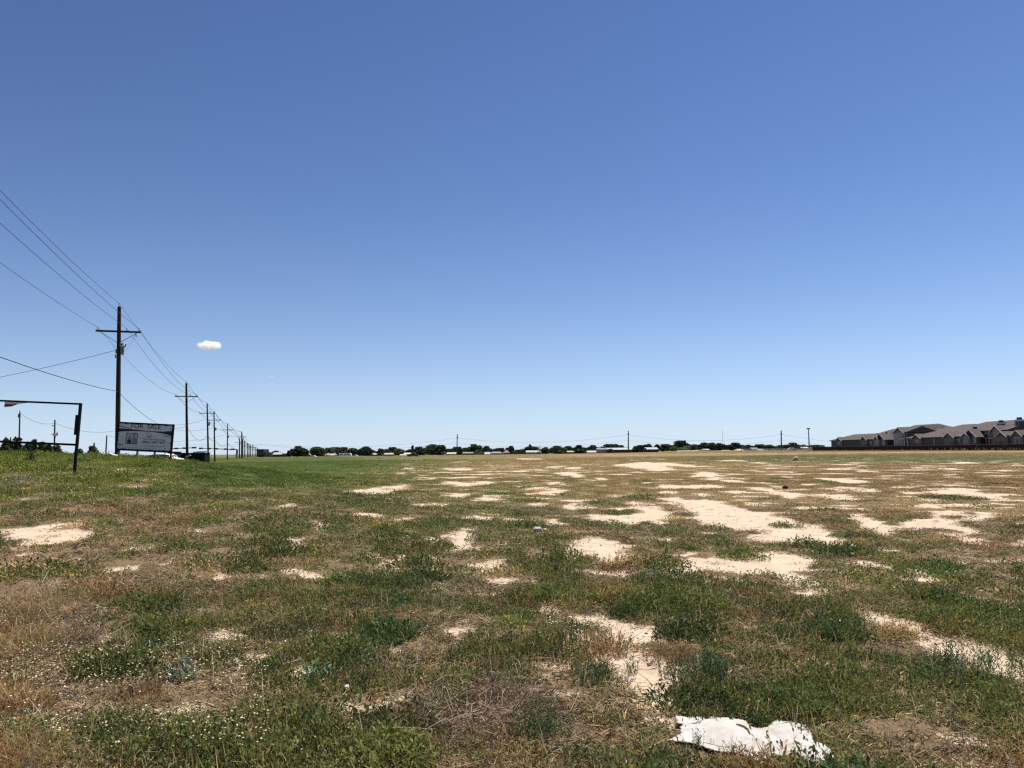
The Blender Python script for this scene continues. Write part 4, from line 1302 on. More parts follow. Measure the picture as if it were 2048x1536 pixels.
POLES = [P_1]
POLES.append(roadside_pole(374.3, 908, 372.6, 766.5, 108, "second tall utility pole from the left rising right of the for sale board", r=.17))
POLES.append(roadside_pole(416.5, 914, 414.3, 807.5, 151, "third road pole, taller of the close pair right of the second pole", r=.16, can=True))
POLES.append(roadside_pole(429.5, 915, 428, 824, 177, "fourth road pole, shorter of the close pair right of the second pole", r=.16, can=True))
POLES.append(roadside_pole(454.5, 916, 455.2, 848, 239, "fifth road pole standing alone before the far crowded cluster of poles", r=.17, arm=1.65, can=True))
FARP = [(483.5, 864, 300, "tallest pole of the far crowded cluster, first to rise beyond the fifth pole", 1.75, True), (479, 876, 330, "short pole just left of the tallest pole in the far cluster", 1.9, False), (485.5, 877, 350, "thick dark pole touching the right side of the far cluster's tallest pole", 1.3, True),
        (489.6, 882, 420, "pale pole with low crossarm just right of the far cluster's tallest pole", 1.5, False), (494.6, 886, 470, "far pole in the middle of the crowded cluster, right of the pale pole", 1.4, False), (498, 887.5, 510, "slim far pole between two double armed ones in the cluster", 1.2, True),
        (501, 890, 550, "low far pole near the right of the crowded pole cluster", 1.3, False), (505.7, 889.5, 600, "last clearly taller pole at the cluster's right side", 1.5, True), (510.5, 894.5, 650, "second last tiny pole of the road line by the dark block building", 1.5, False), (515.5, 896.5, 720, "farthest tiny pole of the road line in front of the dark block building", 1.5, False)]
for x, ty, Y, lb, arm, sec in FARP:
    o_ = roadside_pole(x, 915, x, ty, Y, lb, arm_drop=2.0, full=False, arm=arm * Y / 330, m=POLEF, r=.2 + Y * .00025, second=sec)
    if x in (483.5, 489.6, 494.6, 501, 505.7, 510.5, 515.5): POLES.append(o_)


def sagged(a, b_, sag, n=14):
    return [a.lerp(b_, k / n) - Vector((0, 0, 4 * sag * (k / n) * (1 - k / n))) for k in range(n + 1)]


def run(points, sags, r, name, label, cat="wire", group=None, m=WIRE):
    """one conductor through several supports; r grows with the span's distance only as the real bundle does"""
    pts = []; rs = []
    for i in range(len(points) - 1):
        seg = sagged(points[i], points[i + 1], sags[i])
        pts += seg if i == 0 else seg[1:]
    q = MB(); q.tube(pts, r if not callable(r) else [r(p) for p in pts], 5)
    return tag(base_shift(q.build(name, m), points[0]), label, cat, group)


def wr(p):
    return max(.011, .00017 * p.y)


P0b = Vector((-11.7, 4, 0)); z0 = {"top": P_1["top"].z - .1, "L": P_1["L"].z - .1, "M": P_1["M"].z - .1, "R": P_1["R"].z - .1}
WL = {"top": "thin overhead wire strung along the tops of the road poles", "L": "overhead wire on the left ends of the road poles' crossarms", "M": "overhead wire on the crossarms just right of the road pole shafts", "R": "overhead wire on the right ends of the road poles' crossarms"}
for k, off in (("top", 0), ("L", -1.35), ("M", .55), ("R", 1.38)):
    st_ = P0b + LPER * off; st_.z = z0[k]
    pts = [st_] + [p[k] for p in POLES]
    sags = [.62 if k == "top" else .55] + [(.9 if k != "top" else .6)] + [.7, .35, .9, .9] + [.8] * 20
    run(pts, sags, wr, "power_line", WL[k], group="power line wires")
# telephone cable lower down
T1 = at(237, 783.5, 56) - LDIR * .2; T2 = at(373.4, 852, 108) - LDIR * .2; T3 = at(415.3, 870, 151); T4 = at(428.7, 879, 177); T5 = at(455, 886, 239)
T0 = P0b.copy(); T0.z = 6.0
run([T0, T1, T2, T3, T4, T5, at(483.5, 896.5, 300)], [.55, 1.25, 1.5, .55, 1.2, 1.1], lambda p: max(.018, .0002 * p.y), "telephone_cable", "thick black telephone cable sagging low between the road poles", "cable")
SRV = at(230, 701, 56)
run([SRV, Vector((-62, 70, 6.9))], [.55], .016, "service_cable", "service cable falling from the nearest pole's transformer toward the left edge", "cable")
J = at(244, 706, 56)
run([J, at(269, 673, 56) - LDIR * .2], [.25], .007, "jumper_wire", "thin drooping jumper wire between the transformer and the fuse under the crossarm", "wire")

# poles across the road at the left
GRP = "poles beyond the bank at left"


def plain_pole(bx, by, tx, ty, Y, label, r=.13, m=POLEF, group=GRP, extra=None, zmin=None):
    P1 = at(tx, ty, Y); P0 = at(bx, by, Y); d = P1 - P0
    zg = (float(height(P0.x, Y)) - .3) if zmin is None else zmin
    P0 = P1 - d * ((P1.z - zg) / d.z)
    root = thing("utility_pole", P0, label, "utility pole", group)
    q = MB(); q.tube([P0, P1], [r * 1.15, r * .8], 8); q.build("pole_shaft", m, root)
    if extra: extra(root, P1, Y)
    return P1, root


def tops(root, P1, Y):
    q = MB(); q.tube([P1, P1 + Vector((0, 0, .3))], .06, 6); q.tube([P1 - Vector((.0, .1, .2)), P1 - Vector((0, .1, .7))], .17, 6); q.build("insulator", MATS["dark_porcelain"], root)


def gear(root, P1, Y):
    k = Y / F_PX
    a = P1 - Vector((0, 0, 12 * k))
    q = MB(); q.beam(a - Vector((4.5 * k, .15, 0)), a + Vector((1.5 * k, -.15, 0)), .12, .12); q.build("crossarm", POLEF, root)
    b_ = P1 - Vector((0, 0, 29.5 * k))
    q = MB(); q.tube([b_ + Vector((1.2 * k, -.3, -2.2 * k)), b_ + Vector((1.2 * k, -.3, 2 * k))], 1.7 * k, 10); q.build("transformer", GALV, root)
    q = MB(); q.tube([b_ + Vector((6.5 * k, -.2, -2.2 * k)), b_ + Vector((6.5 * k, -.2, 1.2 * k))], 1.5 * k, 10); q.tube([b_ + Vector((7 * k, -.2, 1 * k)), b_ + Vector((7.3 * k, -.2, 3 * k))], .5 * k, 6); q.build("transformer", mat("dark_can", (.09, .09, .1), .5), root)
    q = MB(); q.beam(b_ + Vector((-4 * k, -.25, .5 * k)), b_ + Vector((8 * k, -.25, -.6 * k)), .12, .12); q.build("bracket", GALV, root)
    q = MB(); q.tube(sagged(b_ + Vector((9 * k, -.2, -1 * k)), b_ + Vector((3 * k, -.2, -14 * k)), -1.0), .03, 5); q.build("drop_cable", WIRE, root)


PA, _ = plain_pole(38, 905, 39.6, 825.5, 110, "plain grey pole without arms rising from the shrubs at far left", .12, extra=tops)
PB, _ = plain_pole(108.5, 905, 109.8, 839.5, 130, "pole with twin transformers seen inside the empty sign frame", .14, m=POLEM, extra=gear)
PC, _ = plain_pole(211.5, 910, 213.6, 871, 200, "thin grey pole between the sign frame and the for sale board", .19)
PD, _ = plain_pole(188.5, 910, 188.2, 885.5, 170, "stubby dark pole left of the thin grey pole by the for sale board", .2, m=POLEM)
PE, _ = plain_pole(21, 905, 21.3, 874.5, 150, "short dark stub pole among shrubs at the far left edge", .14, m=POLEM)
run([PA, at(109.5, 846, 131), at(236, 860.5, 150), at(346, 859.5, 165), T4 + Vector((0, 0, 2.8))], [.7, .9, .35, .5], .022, "service_cable", "thin sagging cable from the plain grey pole passing behind the for sale board", "cable")
run([PC, at(345, 882.5, 215), at(452, 869, 239)], [.6, .6], .03, "service_cable", "thin cable from the thin grey pole rising to the fifth road pole", "cable")
run([at(296, 861, 140), at(346, 850, 145), at(410, 838.5, 151)], [.3, .3], .024, "service_cable", "thin cable rising from behind the for sale board to the third road pole", "cable")

# poles of the cross street
XG = "poles along the cross street"


def cross_top(root, P1, Y):
    k = Y / F_PX
    a = P1 - Vector((0, 0, 6.6 * k))
    q = MB(); q.beam(a - Vector((2.6 * k, .2, 0)), a + Vector((2.2 * k, -.2, -.4 * k)), .25, .25); q.build("crossarm", POLEF, root)


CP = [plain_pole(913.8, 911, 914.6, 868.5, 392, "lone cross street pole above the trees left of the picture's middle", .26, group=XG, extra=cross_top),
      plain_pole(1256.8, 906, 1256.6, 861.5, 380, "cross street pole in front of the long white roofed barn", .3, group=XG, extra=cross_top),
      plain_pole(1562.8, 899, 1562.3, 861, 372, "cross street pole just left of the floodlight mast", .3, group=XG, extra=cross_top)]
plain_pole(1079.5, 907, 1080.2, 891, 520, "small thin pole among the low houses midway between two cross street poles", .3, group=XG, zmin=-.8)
CL = at(520, 885.5, 400)
for dy, sg, lb in ((7.5, 3.0, "upper wire of the cross street power line"), (18.5, 2.6, "lower wire of the cross street power line")):
    pts = [at(345, 885 + dy * .3, 410), at(520, 886 + dy * .25, 400)] + [p[0] - Vector((0, 0, dy / F_PX * 385)) for p in CP] + [at(2100, 874 + dy, 355)]
    run(pts, [.6, sg, sg, sg, sg * 1.6], .034 if dy < 10 else .026, "power_line", lb, group="cross street wires", m=POLEF)

# floodlight mast, street lamp, radio mast
Ym = 330; p0 = at(1619, 905, Ym); p1 = at(1616.8, 857.5, Ym)
p0.z = float(height(p0.x, Ym)) - .2; km = Ym / F_PX
fl_ = thing("floodlight_mast", p0, "tall floodlight mast with a wide lamp head left of the apartments", "light mast")
q = MB(); q.tube([p0, p1], [.3, .17], 10); q.build("mast", mat("mast_grey", (.13, .13, .14), .6, .3), fl_)
for s_ in (-1, 0, 1):
    q = MB(); q.box((p1.x + s_ * 2.1 * km - .8 * km, p1.y - .3, p1.z - 1.1 * km), (p1.x + s_ * 2.1 * km + .8 * km, p1.y + .4, p1.z + 1.3 * km)); q.build("lamp_head", mat("lamp_dark", (.045, .05, .07), .5), fl_)
q = MB(); q.beam(p1 - Vector((3 * km, 0, 0)), p1 + Vector((3 * km, 0, 0)), .12, .12); q.build("head_bar", MATS["mast_grey"], fl_)
Yl = 430; p0 = at(1604.8, 901, Yl); p1 = at(1604.6, 890, Yl); kl = Yl / F_PX
ls = thing("street_lamp", p0, "small street lamp with a hooked arm left of the floodlight mast", "street lamp")
q = MB(); q.tube([p0, p1, p1 + Vector((.4 * kl, 0, .7 * kl)), p1 + Vector((2 * kl, 0, .9 * kl))], [.16, .13, .12, .12], 8); q.build("lamp_post", MATS["mast_grey"], ls)
c = p1 + Vector((2.4 * kl, 0, .1 * kl))
q = MB(); q.box((c.x - 1.2 * kl, c.y - .3, c.z - .9 * kl), (c.x + 1.2 * kl, c.y + .3, c.z + 1.0 * kl)); q.build("lamp_head", MATS["lamp_dark"], ls, bevel=.1)
Yr = 3000; p0 = at(1445, 899, Yr); p1 = at(1445, 860, Yr)
q = MB()
for a in range(3):
    o_ = Vector((math.cos(a * 2.094), math.sin(a * 2.094), 0)) * .45
    q.tube([p0 + o_, p1 + o_], .16, 4)
for k in range(24):
    z_ = p0.lerp(p1, k / 24)
    q.beam(z_ - Vector((.45, 0, 0)), z_ + Vector((.45, 0, 3)), .12, .12)
tag(base_shift(q.build("radio_mast", mat("mast_pale", (.5, .4, .4), .7)), p0), "very thin pale radio mast far off above the trees right of middle", "radio mast")

# ------------------------------------------------------------------ traffic signals and bins behind the bank
SIGR = mat("signal_red", (.32, .03, .03), .5); SIGB = mat("signal_dark", (.035, .035, .045), .5); MASTG = mat("signal_mast", (.16, .17, .19), .5, .4, metal=.3)


def signal_mast(base_px, arm, heads, Y, label, redpole=False):
    k = Y / F_PX
    a0 = at(*arm[0], Y); a1 = at(*arm[1], Y); bp = at(*base_px, Y); bp.z = float(height(bp.x, Y)) - 2.0
    r0 = thing("traffic_signal", bp, label, "traffic signal", "traffic signals at the junction")
    q = MB(); q.tube([bp, Vector((a0.x, Y, a0.z))], [.2, .16], 10); pm = q.build("mast", MASTG, r0)
    if redpole:
        q = MB(); q.box((a0.x - .3, Y - .3, a0.z - 9 * k), (a0.x + .3, Y + .3, a0.z - 1 * k)); q.build("side_signal", SIGR, r0, bevel=.05)
        q = MB(); q.box((a0.x - .55, Y - .4, a0.z - 15 * k), (a0.x + .45, Y + .4, a0.z - 9.3 * k)); q.build("control_box", GALV, r0, bevel=.05)
    q = MB(); q.tube([a0, a1], [.2, .13], 8); q.build("mast_arm", MASTG, r0)
    for (x, w, red) in heads:
        t = (x - arm[0][0]) / (arm[1][0] - arm[0][0]); c = a0.lerp(a1, t)
        q = MB(); q.box((c.x - w * k / 2, Y - .28, c.z - 1.6 * k), (c.x + w * k / 2, Y - .06, c.z + 1.6 * k)); h_ = q.build("signal_head", SIGR if red else SIGB, r0, bevel=.06)
        for j in (-1, 0, 1):
            cc_ = Vector((c.x + j * w * k / 3.1, Y - .28, c.z)); q = MB(); q.tube([cc_, cc_ - Vector((0, .2, 0))], .7 * k, 10); q.build("visor", SIGB, h_)


signal_mast((473.8, 914), ((474.2, 899), (398, 896.5)), [(402, 8, True), (419.5, 5, True), (433, 7, True), (451, 6, True), (465, 7, False)], 290, "long traffic signal arm with red heads reaching left in front of the far pole cluster", True)
signal_mast((330, 912), ((330, 898), (393, 895.2)), [(353, 7, False), (368.5, 7, False), (388.5, 9, False)], 270, "traffic signal arm with grey heads emerging from behind the for sale board")

BIN = mat("bin_green", (.007, .014, .013), .8, .1); LID = mat("bin_lid", (.10, .11, .115), .7)


def dumpster(x0, x1, ty, Y, lid, label):
    a = at(x0, ty, Y); b_ = at(x1, ty, Y); zg = float(height(a.x, Y)) - .1
    r0 = thing("dumpster", ((a.x + b_.x) / 2, Y, zg), label, "dumpster", "dumpsters behind the bank")
    q = MB(); q.box((a.x, Y, zg), (b_.x, Y + 1.8, a.z))
    n = 6
    for k in range(n + 1):
        x = a.x + (b_.x - a.x) * k / n; q.box((x - .05, Y - .07, zg + .05), (x + .05, Y - .004, a.z - .02))
    q.build("bin_body", BIN, r0, bevel=.015)
    q = MB(); q.box((a.x - .06, Y - .1, a.z + .002), (b_.x + .06, Y + 1.86, a.z + .09)); q.build("rim", BIN, r0)
    if lid:
        u0 = a.x + (b_.x - a.x) * lid[0]; u1 = a.x + (b_.x - a.x) * lid[1]
        q = MB(); q.prism([(u0, Y - .05, a.z + .1), (u1, Y - .05, a.z + .1), (u1, Y - .05, a.z + .2), (u0, Y - .05, a.z + .2)], (0, 1.7, .12)); q.build("lid", LID, r0)


dumpster(361.5, 409, 907.2, 100, (.52, .99), "long dark green dumpster with a grey lid right of the for sale board")
dumpster(336, 349, 904.8, 92, None, "tall dark dumpster hidden by the for sale board's right post")
dumpster(349.5, 357.5, 907.0, 104, None, "low dark dumpster in the gap between the for sale board and second pole")

# debris on the crest
PIPE = mat("pale_pipe", (.68, .66, .60), .6)
q = MB(); P = [at(218, 905.2, 33), at(221, 908.2, 33), at(226, 910.6, 33), at(231, 911.6, 33), at(235, 911.2, 33)]
q.tube(P, [.03, .05, .06, .055, .03], 8)
tag(base_shift(q.build("plastic_pipe", PIPE, smooth=True), P[2]), "pale curved plastic pipe in the grass at the foot of the nearest pole", "pipe")
q = MB(); a = at(372, 913.5, 34); b_ = at(381, 910, 34); q.beam(a, b_, .05, .06); tag(base_shift(q.build("pale_board", GALV), a), "thin grey slat propped in the grass before the long dumpster", "slat")
for i, (x, y, s_, lb) in enumerate(((345, 911.5, .10, "pale rubble block at the foot of the for sale board's right post"), (351.5, 911.8, .08, "smaller pale rubble block right of the for sale board's right post"))):
    c = at(x, y, 34); q = MB(); q.ball(c, (s_, s_ * .8, s_ * .55), 8, 5, .2, 30 + i); tag(base_shift(q.build("rubble_block", MATS["pale_stone"]), c), lb, "stone")

# ------------------------------------------------------------------ vehicles
GLS = mat("car_glass", (.02, .025, .03), .15, .6, var=.1); TYR = mat("tyre", (.02, .02, .02), .9); CHR = mat("hub_grey", (.4, .4, .41), .4, .5, metal=.5)


def vehicle(px, by, Y, length, label, cat, name, paint, kind="car", flip=1, zg=None, vis_h=None):
    c = at(px, by, Y); z = c.z if zg is None else zg
    r0 = thing(name, (c.x, Y, z), label, cat)
    h = {"car": 1.45, "pickup": 1.85, "van": 2.6, "suv": 1.8}[kind]; W_ = 1.8; L_ = length
    prof = {"car": [(0, .28), (0, .75), (.04, .85), (.2, .93), (.33, 1.38), (.45, 1.45), (.7, 1.43), (.84, 1.0), (.98, .9), (1, .7), (1, .28)],
            "suv": [(0, .35), (0, 1.0), (.2, 1.1), (.3, 1.7), (.4, 1.8), (.92, 1.78), (.98, 1.15), (1, .9), (1, .35)],
            "pickup": [(0, .4), (0, 1.0), (.04, 1.1), (.22, 1.15), (.32, 1.75), (.38, 1.85), (.58, 1.83), (.64, 1.2), (1, 1.2), (1, .4)],
            "van": [(0, .4), (0, 2.45), (.02, 2.6), (.86, 2.6), (.93, 2.3), (1, 1.4), (1, .4)]}[kind]
    P = [((u - .5) * L_ * flip, v) for u, v in prof]
    q = MB(); q.prism([(c.x + x, Y - W_ / 2, z + v) for x, v in P], (0, W_, 0)); q.build("body", paint, r0, bevel=.06)
    wins = {"car": [(.27, .52), (.54, .78)], "suv": [(.32, .55), (.57, .75), (.77, .93)], "pickup": [(.33, .45), (.47, .59)], "van": [(.1, .3), (.42, .58), (.66, .84)]}[kind]
    wz = {"car": (.98, 1.32), "suv": (1.2, 1.65), "pickup": (1.22, 1.7), "van": (1.5, 2.15)}[kind]
    for u0, u1 in wins:
        xa, xb = sorted(((u0 - .5) * L_ * flip, (u1 - .5) * L_ * flip))
        q = MB(); q.box((c.x + xa, Y - W_ / 2 - .012, z + wz[0]), (c.x + xb, Y - W_ / 2 + .02, z + wz[1])); q.build("window", GLS, r0)
    for u in (.18, .8):
        x = c.x + (u - .5) * L_ * flip
        for s_ in (-1, 1):
            yy = Y + s_ * (W_ / 2 - .1)
            q = MB(); q.tube([(x, yy - .12, z + .33), (x, yy + .12, z + .33)], .33, 14); wv = q.build("wheel", TYR, r0)
            q = MB(); q.tube([(x, yy + s_ * .12, z + .33), (x, yy + s_ * .135, z + .33)], .19, 10); q.build("rim", CHR, wv)
    return r0


WPAINT = mat("white_paint", (.78, .78, .77), .35, .5, var=.03); BPAINT = mat("black_paint", (.02, .02, .024), .3, .5); RPAINT = mat("red_paint", (.32, .03, .05), .35, .5); SPAINT = mat("silver_paint", (.5, .5, .52), .35, .5)
vehicle(826, 914.2, 300, 4.3, "black pickup truck parked at the field's far edge before the trees", "pickup truck", "pickup_truck", BPAINT, "pickup", -1)
vehicle(323.5, 917, 82, 1.05 * 4.0 * .25 * 4, "white car roof showing behind the bank under the for sale board", "car", "parked_car", WPAINT, "car", 1, zg=.34)
vehicle(691, 914.5, 500, 8.2, "long white motorhome parked in front of the dark trees left of middle", "motorhome", "motorhome", WPAINT, "van", 1)
vehicle(617.5, 915.6, 420, 4.6, "dark parked car beside the brown hipped house at left", "car", "parked_car", BPAINT, "car", 1)
vehicle(627.5, 915.9, 430, 3.6, "white parked car right of the dark car by the brown hipped house", "car", "parked_car", WPAINT, "car", -1)
vehicle(1581, 902.8, 390, 3.6, "white car half hidden behind the pale rail fence", "car", "parked_car", WPAINT, "suv", 1)
vehicle(1588, 903, 384, 2.4, "red car parked behind the pale rail fence", "car", "parked_car", RPAINT, "car", 1)
vehicle(1623, 902.5, 390, 3.6, "pale car behind the rail fence right of the floodlight mast", "car", "parked_car", SPAINT, "suv", 1)
vehicle(711, 914, 505, 3.0, "small white car right of the white motorhome", "car", "parked_car", WPAINT, "car", 1)

# ------------------------------------------------------------------ trees of the far line
BARK = mat("bark", (.09, .07, .055), .95)
CROWN = leaf_mat("crown_leaf", .3)


def clump_faces(n, size, rng):
    """n random leaf sprays as four-cornered faces round the origin"""
    d = rng.normal(size=(n, 3)); d /= np.linalg.norm(d, axis=1)[:, None]
    e = np.cross(d, rng.normal(size=(n, 3))); e /= np.linalg.norm(e, axis=1)[:, None] + 1e-9
    s = size * rng.uniform(.5, 1.25, (n, 1))
    return d * s, e * s * .6


def tree(x0, x1, ty, label, hue=0, Y=575, by=None, trunk=.28, shape="round", group="trees of the far tree line", leafn=1250, leafs=.72, name="tree", trunk_h=None, seed=None):
    cx_ = (x0 + x1) / 2; k = Y / F_PX
    b_ = at(cx_, 908, Y); b_.z = float(height(b_.x, Y)) if by is None else at(cx_, by, Y).z
    top = at(cx_, ty, Y).z; H = top - b_.z; Rw = (x1 - x0) / 2 * k * 1.34
    rng = np.random.default_rng(int(cx_ * 7) if seed is None else seed)
    root = thing(name, b_, label, "tree" if name == "tree" else "shrub", group)
    th = H * (.3 if trunk_h is None else trunk_h)
    q = MB(); q.tube([b_ - Vector((0, 0, .3)), b_ + Vector((rng.normal() * .1, 0, th)), b_ + Vector((rng.normal() * .2, 0, H * .6))], [trunk, trunk * .75, trunk * .3], 8)
    for j in range(5):
        a = j * 1.257 + rng.uniform(-.4, .4)
        e = Vector((math.cos(a) * Rw * .6, math.sin(a) * Rw * .6, H * rng.uniform(.55, .8)))
        q.tube([b_ + Vector((0, 0, th * .8)), b_ + Vector((0, 0, th)) .lerp(b_ + e, .5), b_ + e], [trunk * .5, trunk * .35, trunk * .12], 5)
    q.build("trunk", BARK, root)
    # lobes of the crown
    L_ = []
    nl = 9 if shape == "round" else 6
    for j in range(nl):
        if shape == "spire":
            t = j / nl; L_.append((np.array([rng.normal() * Rw * .1, rng.normal() * Rw * .1, H * (.12 + .82 * t)]), Rw * (1.0 - .7 * t), H * .13))
        else:
            a = rng.uniform(0, 6.28); r = Rw * .62 * math.sqrt(rng.random()); z = H * rng.uniform(.3, .76)
            if shape == "dome": z = H * (.2 + .5 * (1 - (r / Rw) ** 1.5)) * rng.uniform(.7, 1.1)
            L_.append((np.array([r * math.cos(a), r * math.sin(a), z]), Rw * rng.uniform(.34, .52), H * rng.uniform(.16, .25)))
    if shape != "spire":
        L_.append((np.array([rng.normal() * Rw * .15, 0, H * .78]), Rw * .42, H * .2))
        L_.append((np.array([-Rw * .55, 0, H * .48]), Rw * .42, H * .22)); L_.append((np.array([Rw * .55, 0, H * .46]), Rw * .42, H * .22))
        L_.append((np.array([0, -Rw * .3, H * .32]), Rw * .8, H * .24)); L_.append((np.array([0, Rw * .2, H * .2]), Rw * .95, H * .18))
    n = int(leafn * max(.5, min(2.2, Rw * H / 18)))
    li = rng.integers(0, len(L_), n)
    cen_ = np.array([L_[i][0] for i in li]); rx = np.array([L_[i][1] for i in li]); rz = np.array([L_[i][2] for i in li])
    d = rng.normal(size=(n, 3)); d /= np.linalg.norm(d, axis=1)[:, None]
    rr_ = rng.uniform(.45, 1.05, n)
    P = cen_ + d * np.stack([rx, rx, rz], -1) * rr_[:, None]
    P[:, 2] = np.clip(P[:, 2] * 1.14, H * .04, H * 1.0)
    e1, e2 = clump_faces(n, leafs * min(1.0, max(.5, H / 6)), rng)
    V = np.stack([P - e1, P - e2, P + e1, P + e2], 1).reshape(-1, 3)
    base = {0: (.040, .058, .026), 1: (.058, .075, .03), 2: (.085, .115, .035), 3: (.17, .19, .05), 4: (.075, .082, .06), 5: (.03, .045, .026)}[hue]
    lobe = rng.uniform(.75, 1.3, len(L_))[li]
    T = np.array(base)[None] * (lobe * rng.uniform(.7, 1.35, n))[:, None]
    T = np.repeat(T, 4, 0)
    o = quads_mesh("crown", V, n, CROWN, T); o.parent = root
    return root


TREES = [
    (545, 558, 902, 5, 620, "round", "small round dark tree behind the first white roof at far left of the tree line"),
    (574.5, 580.5, 901.5, 5, 540, "round", "tiny round tree standing against the long white roof at left"),
    (582, 608, 893, 0, 545, "round", "large dark ragged tree in front of the white roofs at left"),
    (610.5, 616, 898.5, 5, 548, "round", "small lollipop shaped tree just right of the large ragged tree"),
    (622, 652, 894.5, 1, 548, "round", "broad olive tree beside the brown hipped house"),
    (652, 668, 896.5, 4, 580, "round", "greyish thin leaved tree right of the brown hipped house"),
    (667, 698, 895, 0, 590, "round", "broad dark tree directly behind the white motorhome"),
    (696, 718, 897, 1, 585, "round", "mid green tree behind the small white car by the motorhome"),
    (718, 743, 894, 5, 560, "round", "very dark round tree left of the tan roofed long house"),
    (741, 755, 901, 0, 600, "round", "low dark tree above the tan roofed long house's left part"),
    (754, 767, 898, 1, 550, "round", "small round tree before the middle of the tan roofed long house"),
    (769, 797, 895, 0, 590, "dome", "wide domed dark tree behind the tan roofed house's right end"),
    (790, 808, 898, 2, 575, "round", "lighter green bushy tree above the pink roof"),
    (812, 828, 899, 1, 585, "dome", "low spreading tree left of the thin cypress"),
    (822.5, 828, 891.5, 5, 600, "spire", "thin dark cypress spire above the black pickup truck"),
    (829, 851, 894, 0, 575, "round", "dark round tree above and right of the black pickup truck"),
    (850, 875, 889.5, 1, 590, "round", "tall ragged topped tree second right of the black pickup"),
    (868, 890, 891, 0, 575, "round", "tall rounded dark tree third right of the black pickup"),
    (890, 905, 898, 1, 580, "round", "low mid green tree left of the lone cross street pole"),
    (903, 924, 894.5, 0, 570, "round", "dark tree at the foot of the lone cross street pole"),
    (922, 939, 896, 0, 585, "round", "medium dark tree just right of the lone cross street pole"),
    (937, 962, 889, 1, 590, "round", "tall round crowned tree rising highest right of the lone pole"),
    (951, 966, 901.5, 2, 560, "round", "light green low bushy tree beneath the tall round crowned tree"),
    (963, 983, 893, 0, 575, "round", "dark pointed crowned tree right of the tall round crowned tree"),
    (985, 1009, 896.5, 0, 580, "dome", "wide low domed tree behind the grey tan house near middle"),
    (1010, 1020, 896, 1, 600, "round", "small dark tree left of the narrow upright tree at middle"),
    (1017, 1027, 892.5, 5, 580, "round", "narrow upright dark tree at the picture's middle"),
    (1025, 1052, 899.5, 5, 565, "dome", "long low dark bushy mass right of the narrow upright tree"),
    (1045, 1077, 893.5, 0, 600, "round", "broad dark tree behind the white roofed house right of middle"),
    (1058.5, 1063.5, 889.5, 5, 595, "spire", "dark spire poking above the broad tree right of middle"),
    (1083, 1099, 895, 0, 575, "round", "round compact tree just right of the small thin pole"),
    (1101, 1131, 892.5, 1, 546, "dome", "wide sloping dark tree before the small white gabled house"),
    (1130, 1147, 893, 0, 590, "round", "ragged narrow topped tree above the long brown house"),
    (1148, 1171, 891, 0, 548, "round", "round dark tree before the grey roofed house left of the barn"),
    (1175, 1196, 891, 5, 585, "dome", "smooth domed dark tree left of the white roofed barn"),
    (1204, 1236, 889, 0, 600, "round", "broad dark tree behind the barn's left gable"),
    (1231, 1249, 891, 0, 605, "round", "dark tree behind the barn roof left of its pole"),
    (1214, 1227, 898, 5, 545, "round", "small dark tree in front of the barn's wall"),
    (1268, 1290, 891, 5, 560, "round", "dark tree rising before the barn roof right of its pole"),
    (1288, 1304, 888.5, 0, 600, "round", "twin topped dark tree behind the barn's right half"),
    (1309, 1319, 889.5, 5, 575, "round", "narrow dark tree at the barn's right end"),
    (1318, 1338, 889, 1, 580, "round", "olive dark tree right of the barn's right end"),
    (1335, 1352, 891, 0, 590, "round", "dark tree left of the bright green round trees"),
    (1352, 1377, 882, 5, 600, "round", "tallest dark tree, rising behind the bright green round trees"),
    (1343, 1357, 893, 2, 560, "round", "bright green round tree left of the two yellow green ones"),
    (1357, 1371, 895, 3, 556, "round", "left of the two yellow green round trees"),
    (1366, 1380, 892.5, 3, 560, "round", "right and taller of the two yellow green round trees"),
    (1376, 1401, 889.5, 0, 590, "round", "wide dark tree directly right of the yellow green trees"),
    (1397, 1417, 886, 5, 590, "round", "tall dark tree above the dark red roof"),
    (1415, 1431, 886, 1, 585, "round", "upright mid green tree right of the dark red roof"),
    (1429, 1451, 887, 0, 590, "round", "full dark tree below the thin radio mast"),
    (1447, 1460, 892, 0, 600, "round", "low dark tree behind the tan roof right of the radio mast"),
    (1457, 1479, 886, 5, 580, "round", "large very dark tree right of the radio mast"),
    (1475, 1488, 890, 0, 600, "round", "small tree behind the tan roof left of the rail fence"),
    (1487, 1507, 890, 0, 575, "round", "cone topped dark tree behind the rail fence's left end"),
    (1511, 1532, 889, 0, 580, "round", "dark flat topped tree behind the white shed by the rail fence"),
    (1530, 1551, 889.5, 5, 575, "round", "broad dark tree left of the right cross street pole"),
    (1547, 1572, 890.5, 1, 580, "dome", "low dark tree around the foot of the right cross street pole"),
    (1572, 1598, 886, 0, 560, "dome", "big dome shaped tree between the right pole and the street lamp"),
    (1595, 1611, 895, 1, 560, "dome", "low dark shrubby tree beneath the street lamp"),
    (1620, 1632, 892, 1, 560, "round", "mid green tree just right of the floodlight mast"),
    (1628, 1648, 890, 1, 565, "round", "dark green tree touching the apartments' fence end"),
    (515, 531, 905, 5, 500, "round", "low black green tree at the foot of the dark block building"),
]
for x0, x1, ty, hue, Y, sh, lb in TREES:
    tree(x0, x1, ty, lb, hue, Y, shape=sh, trunk_h=.22)
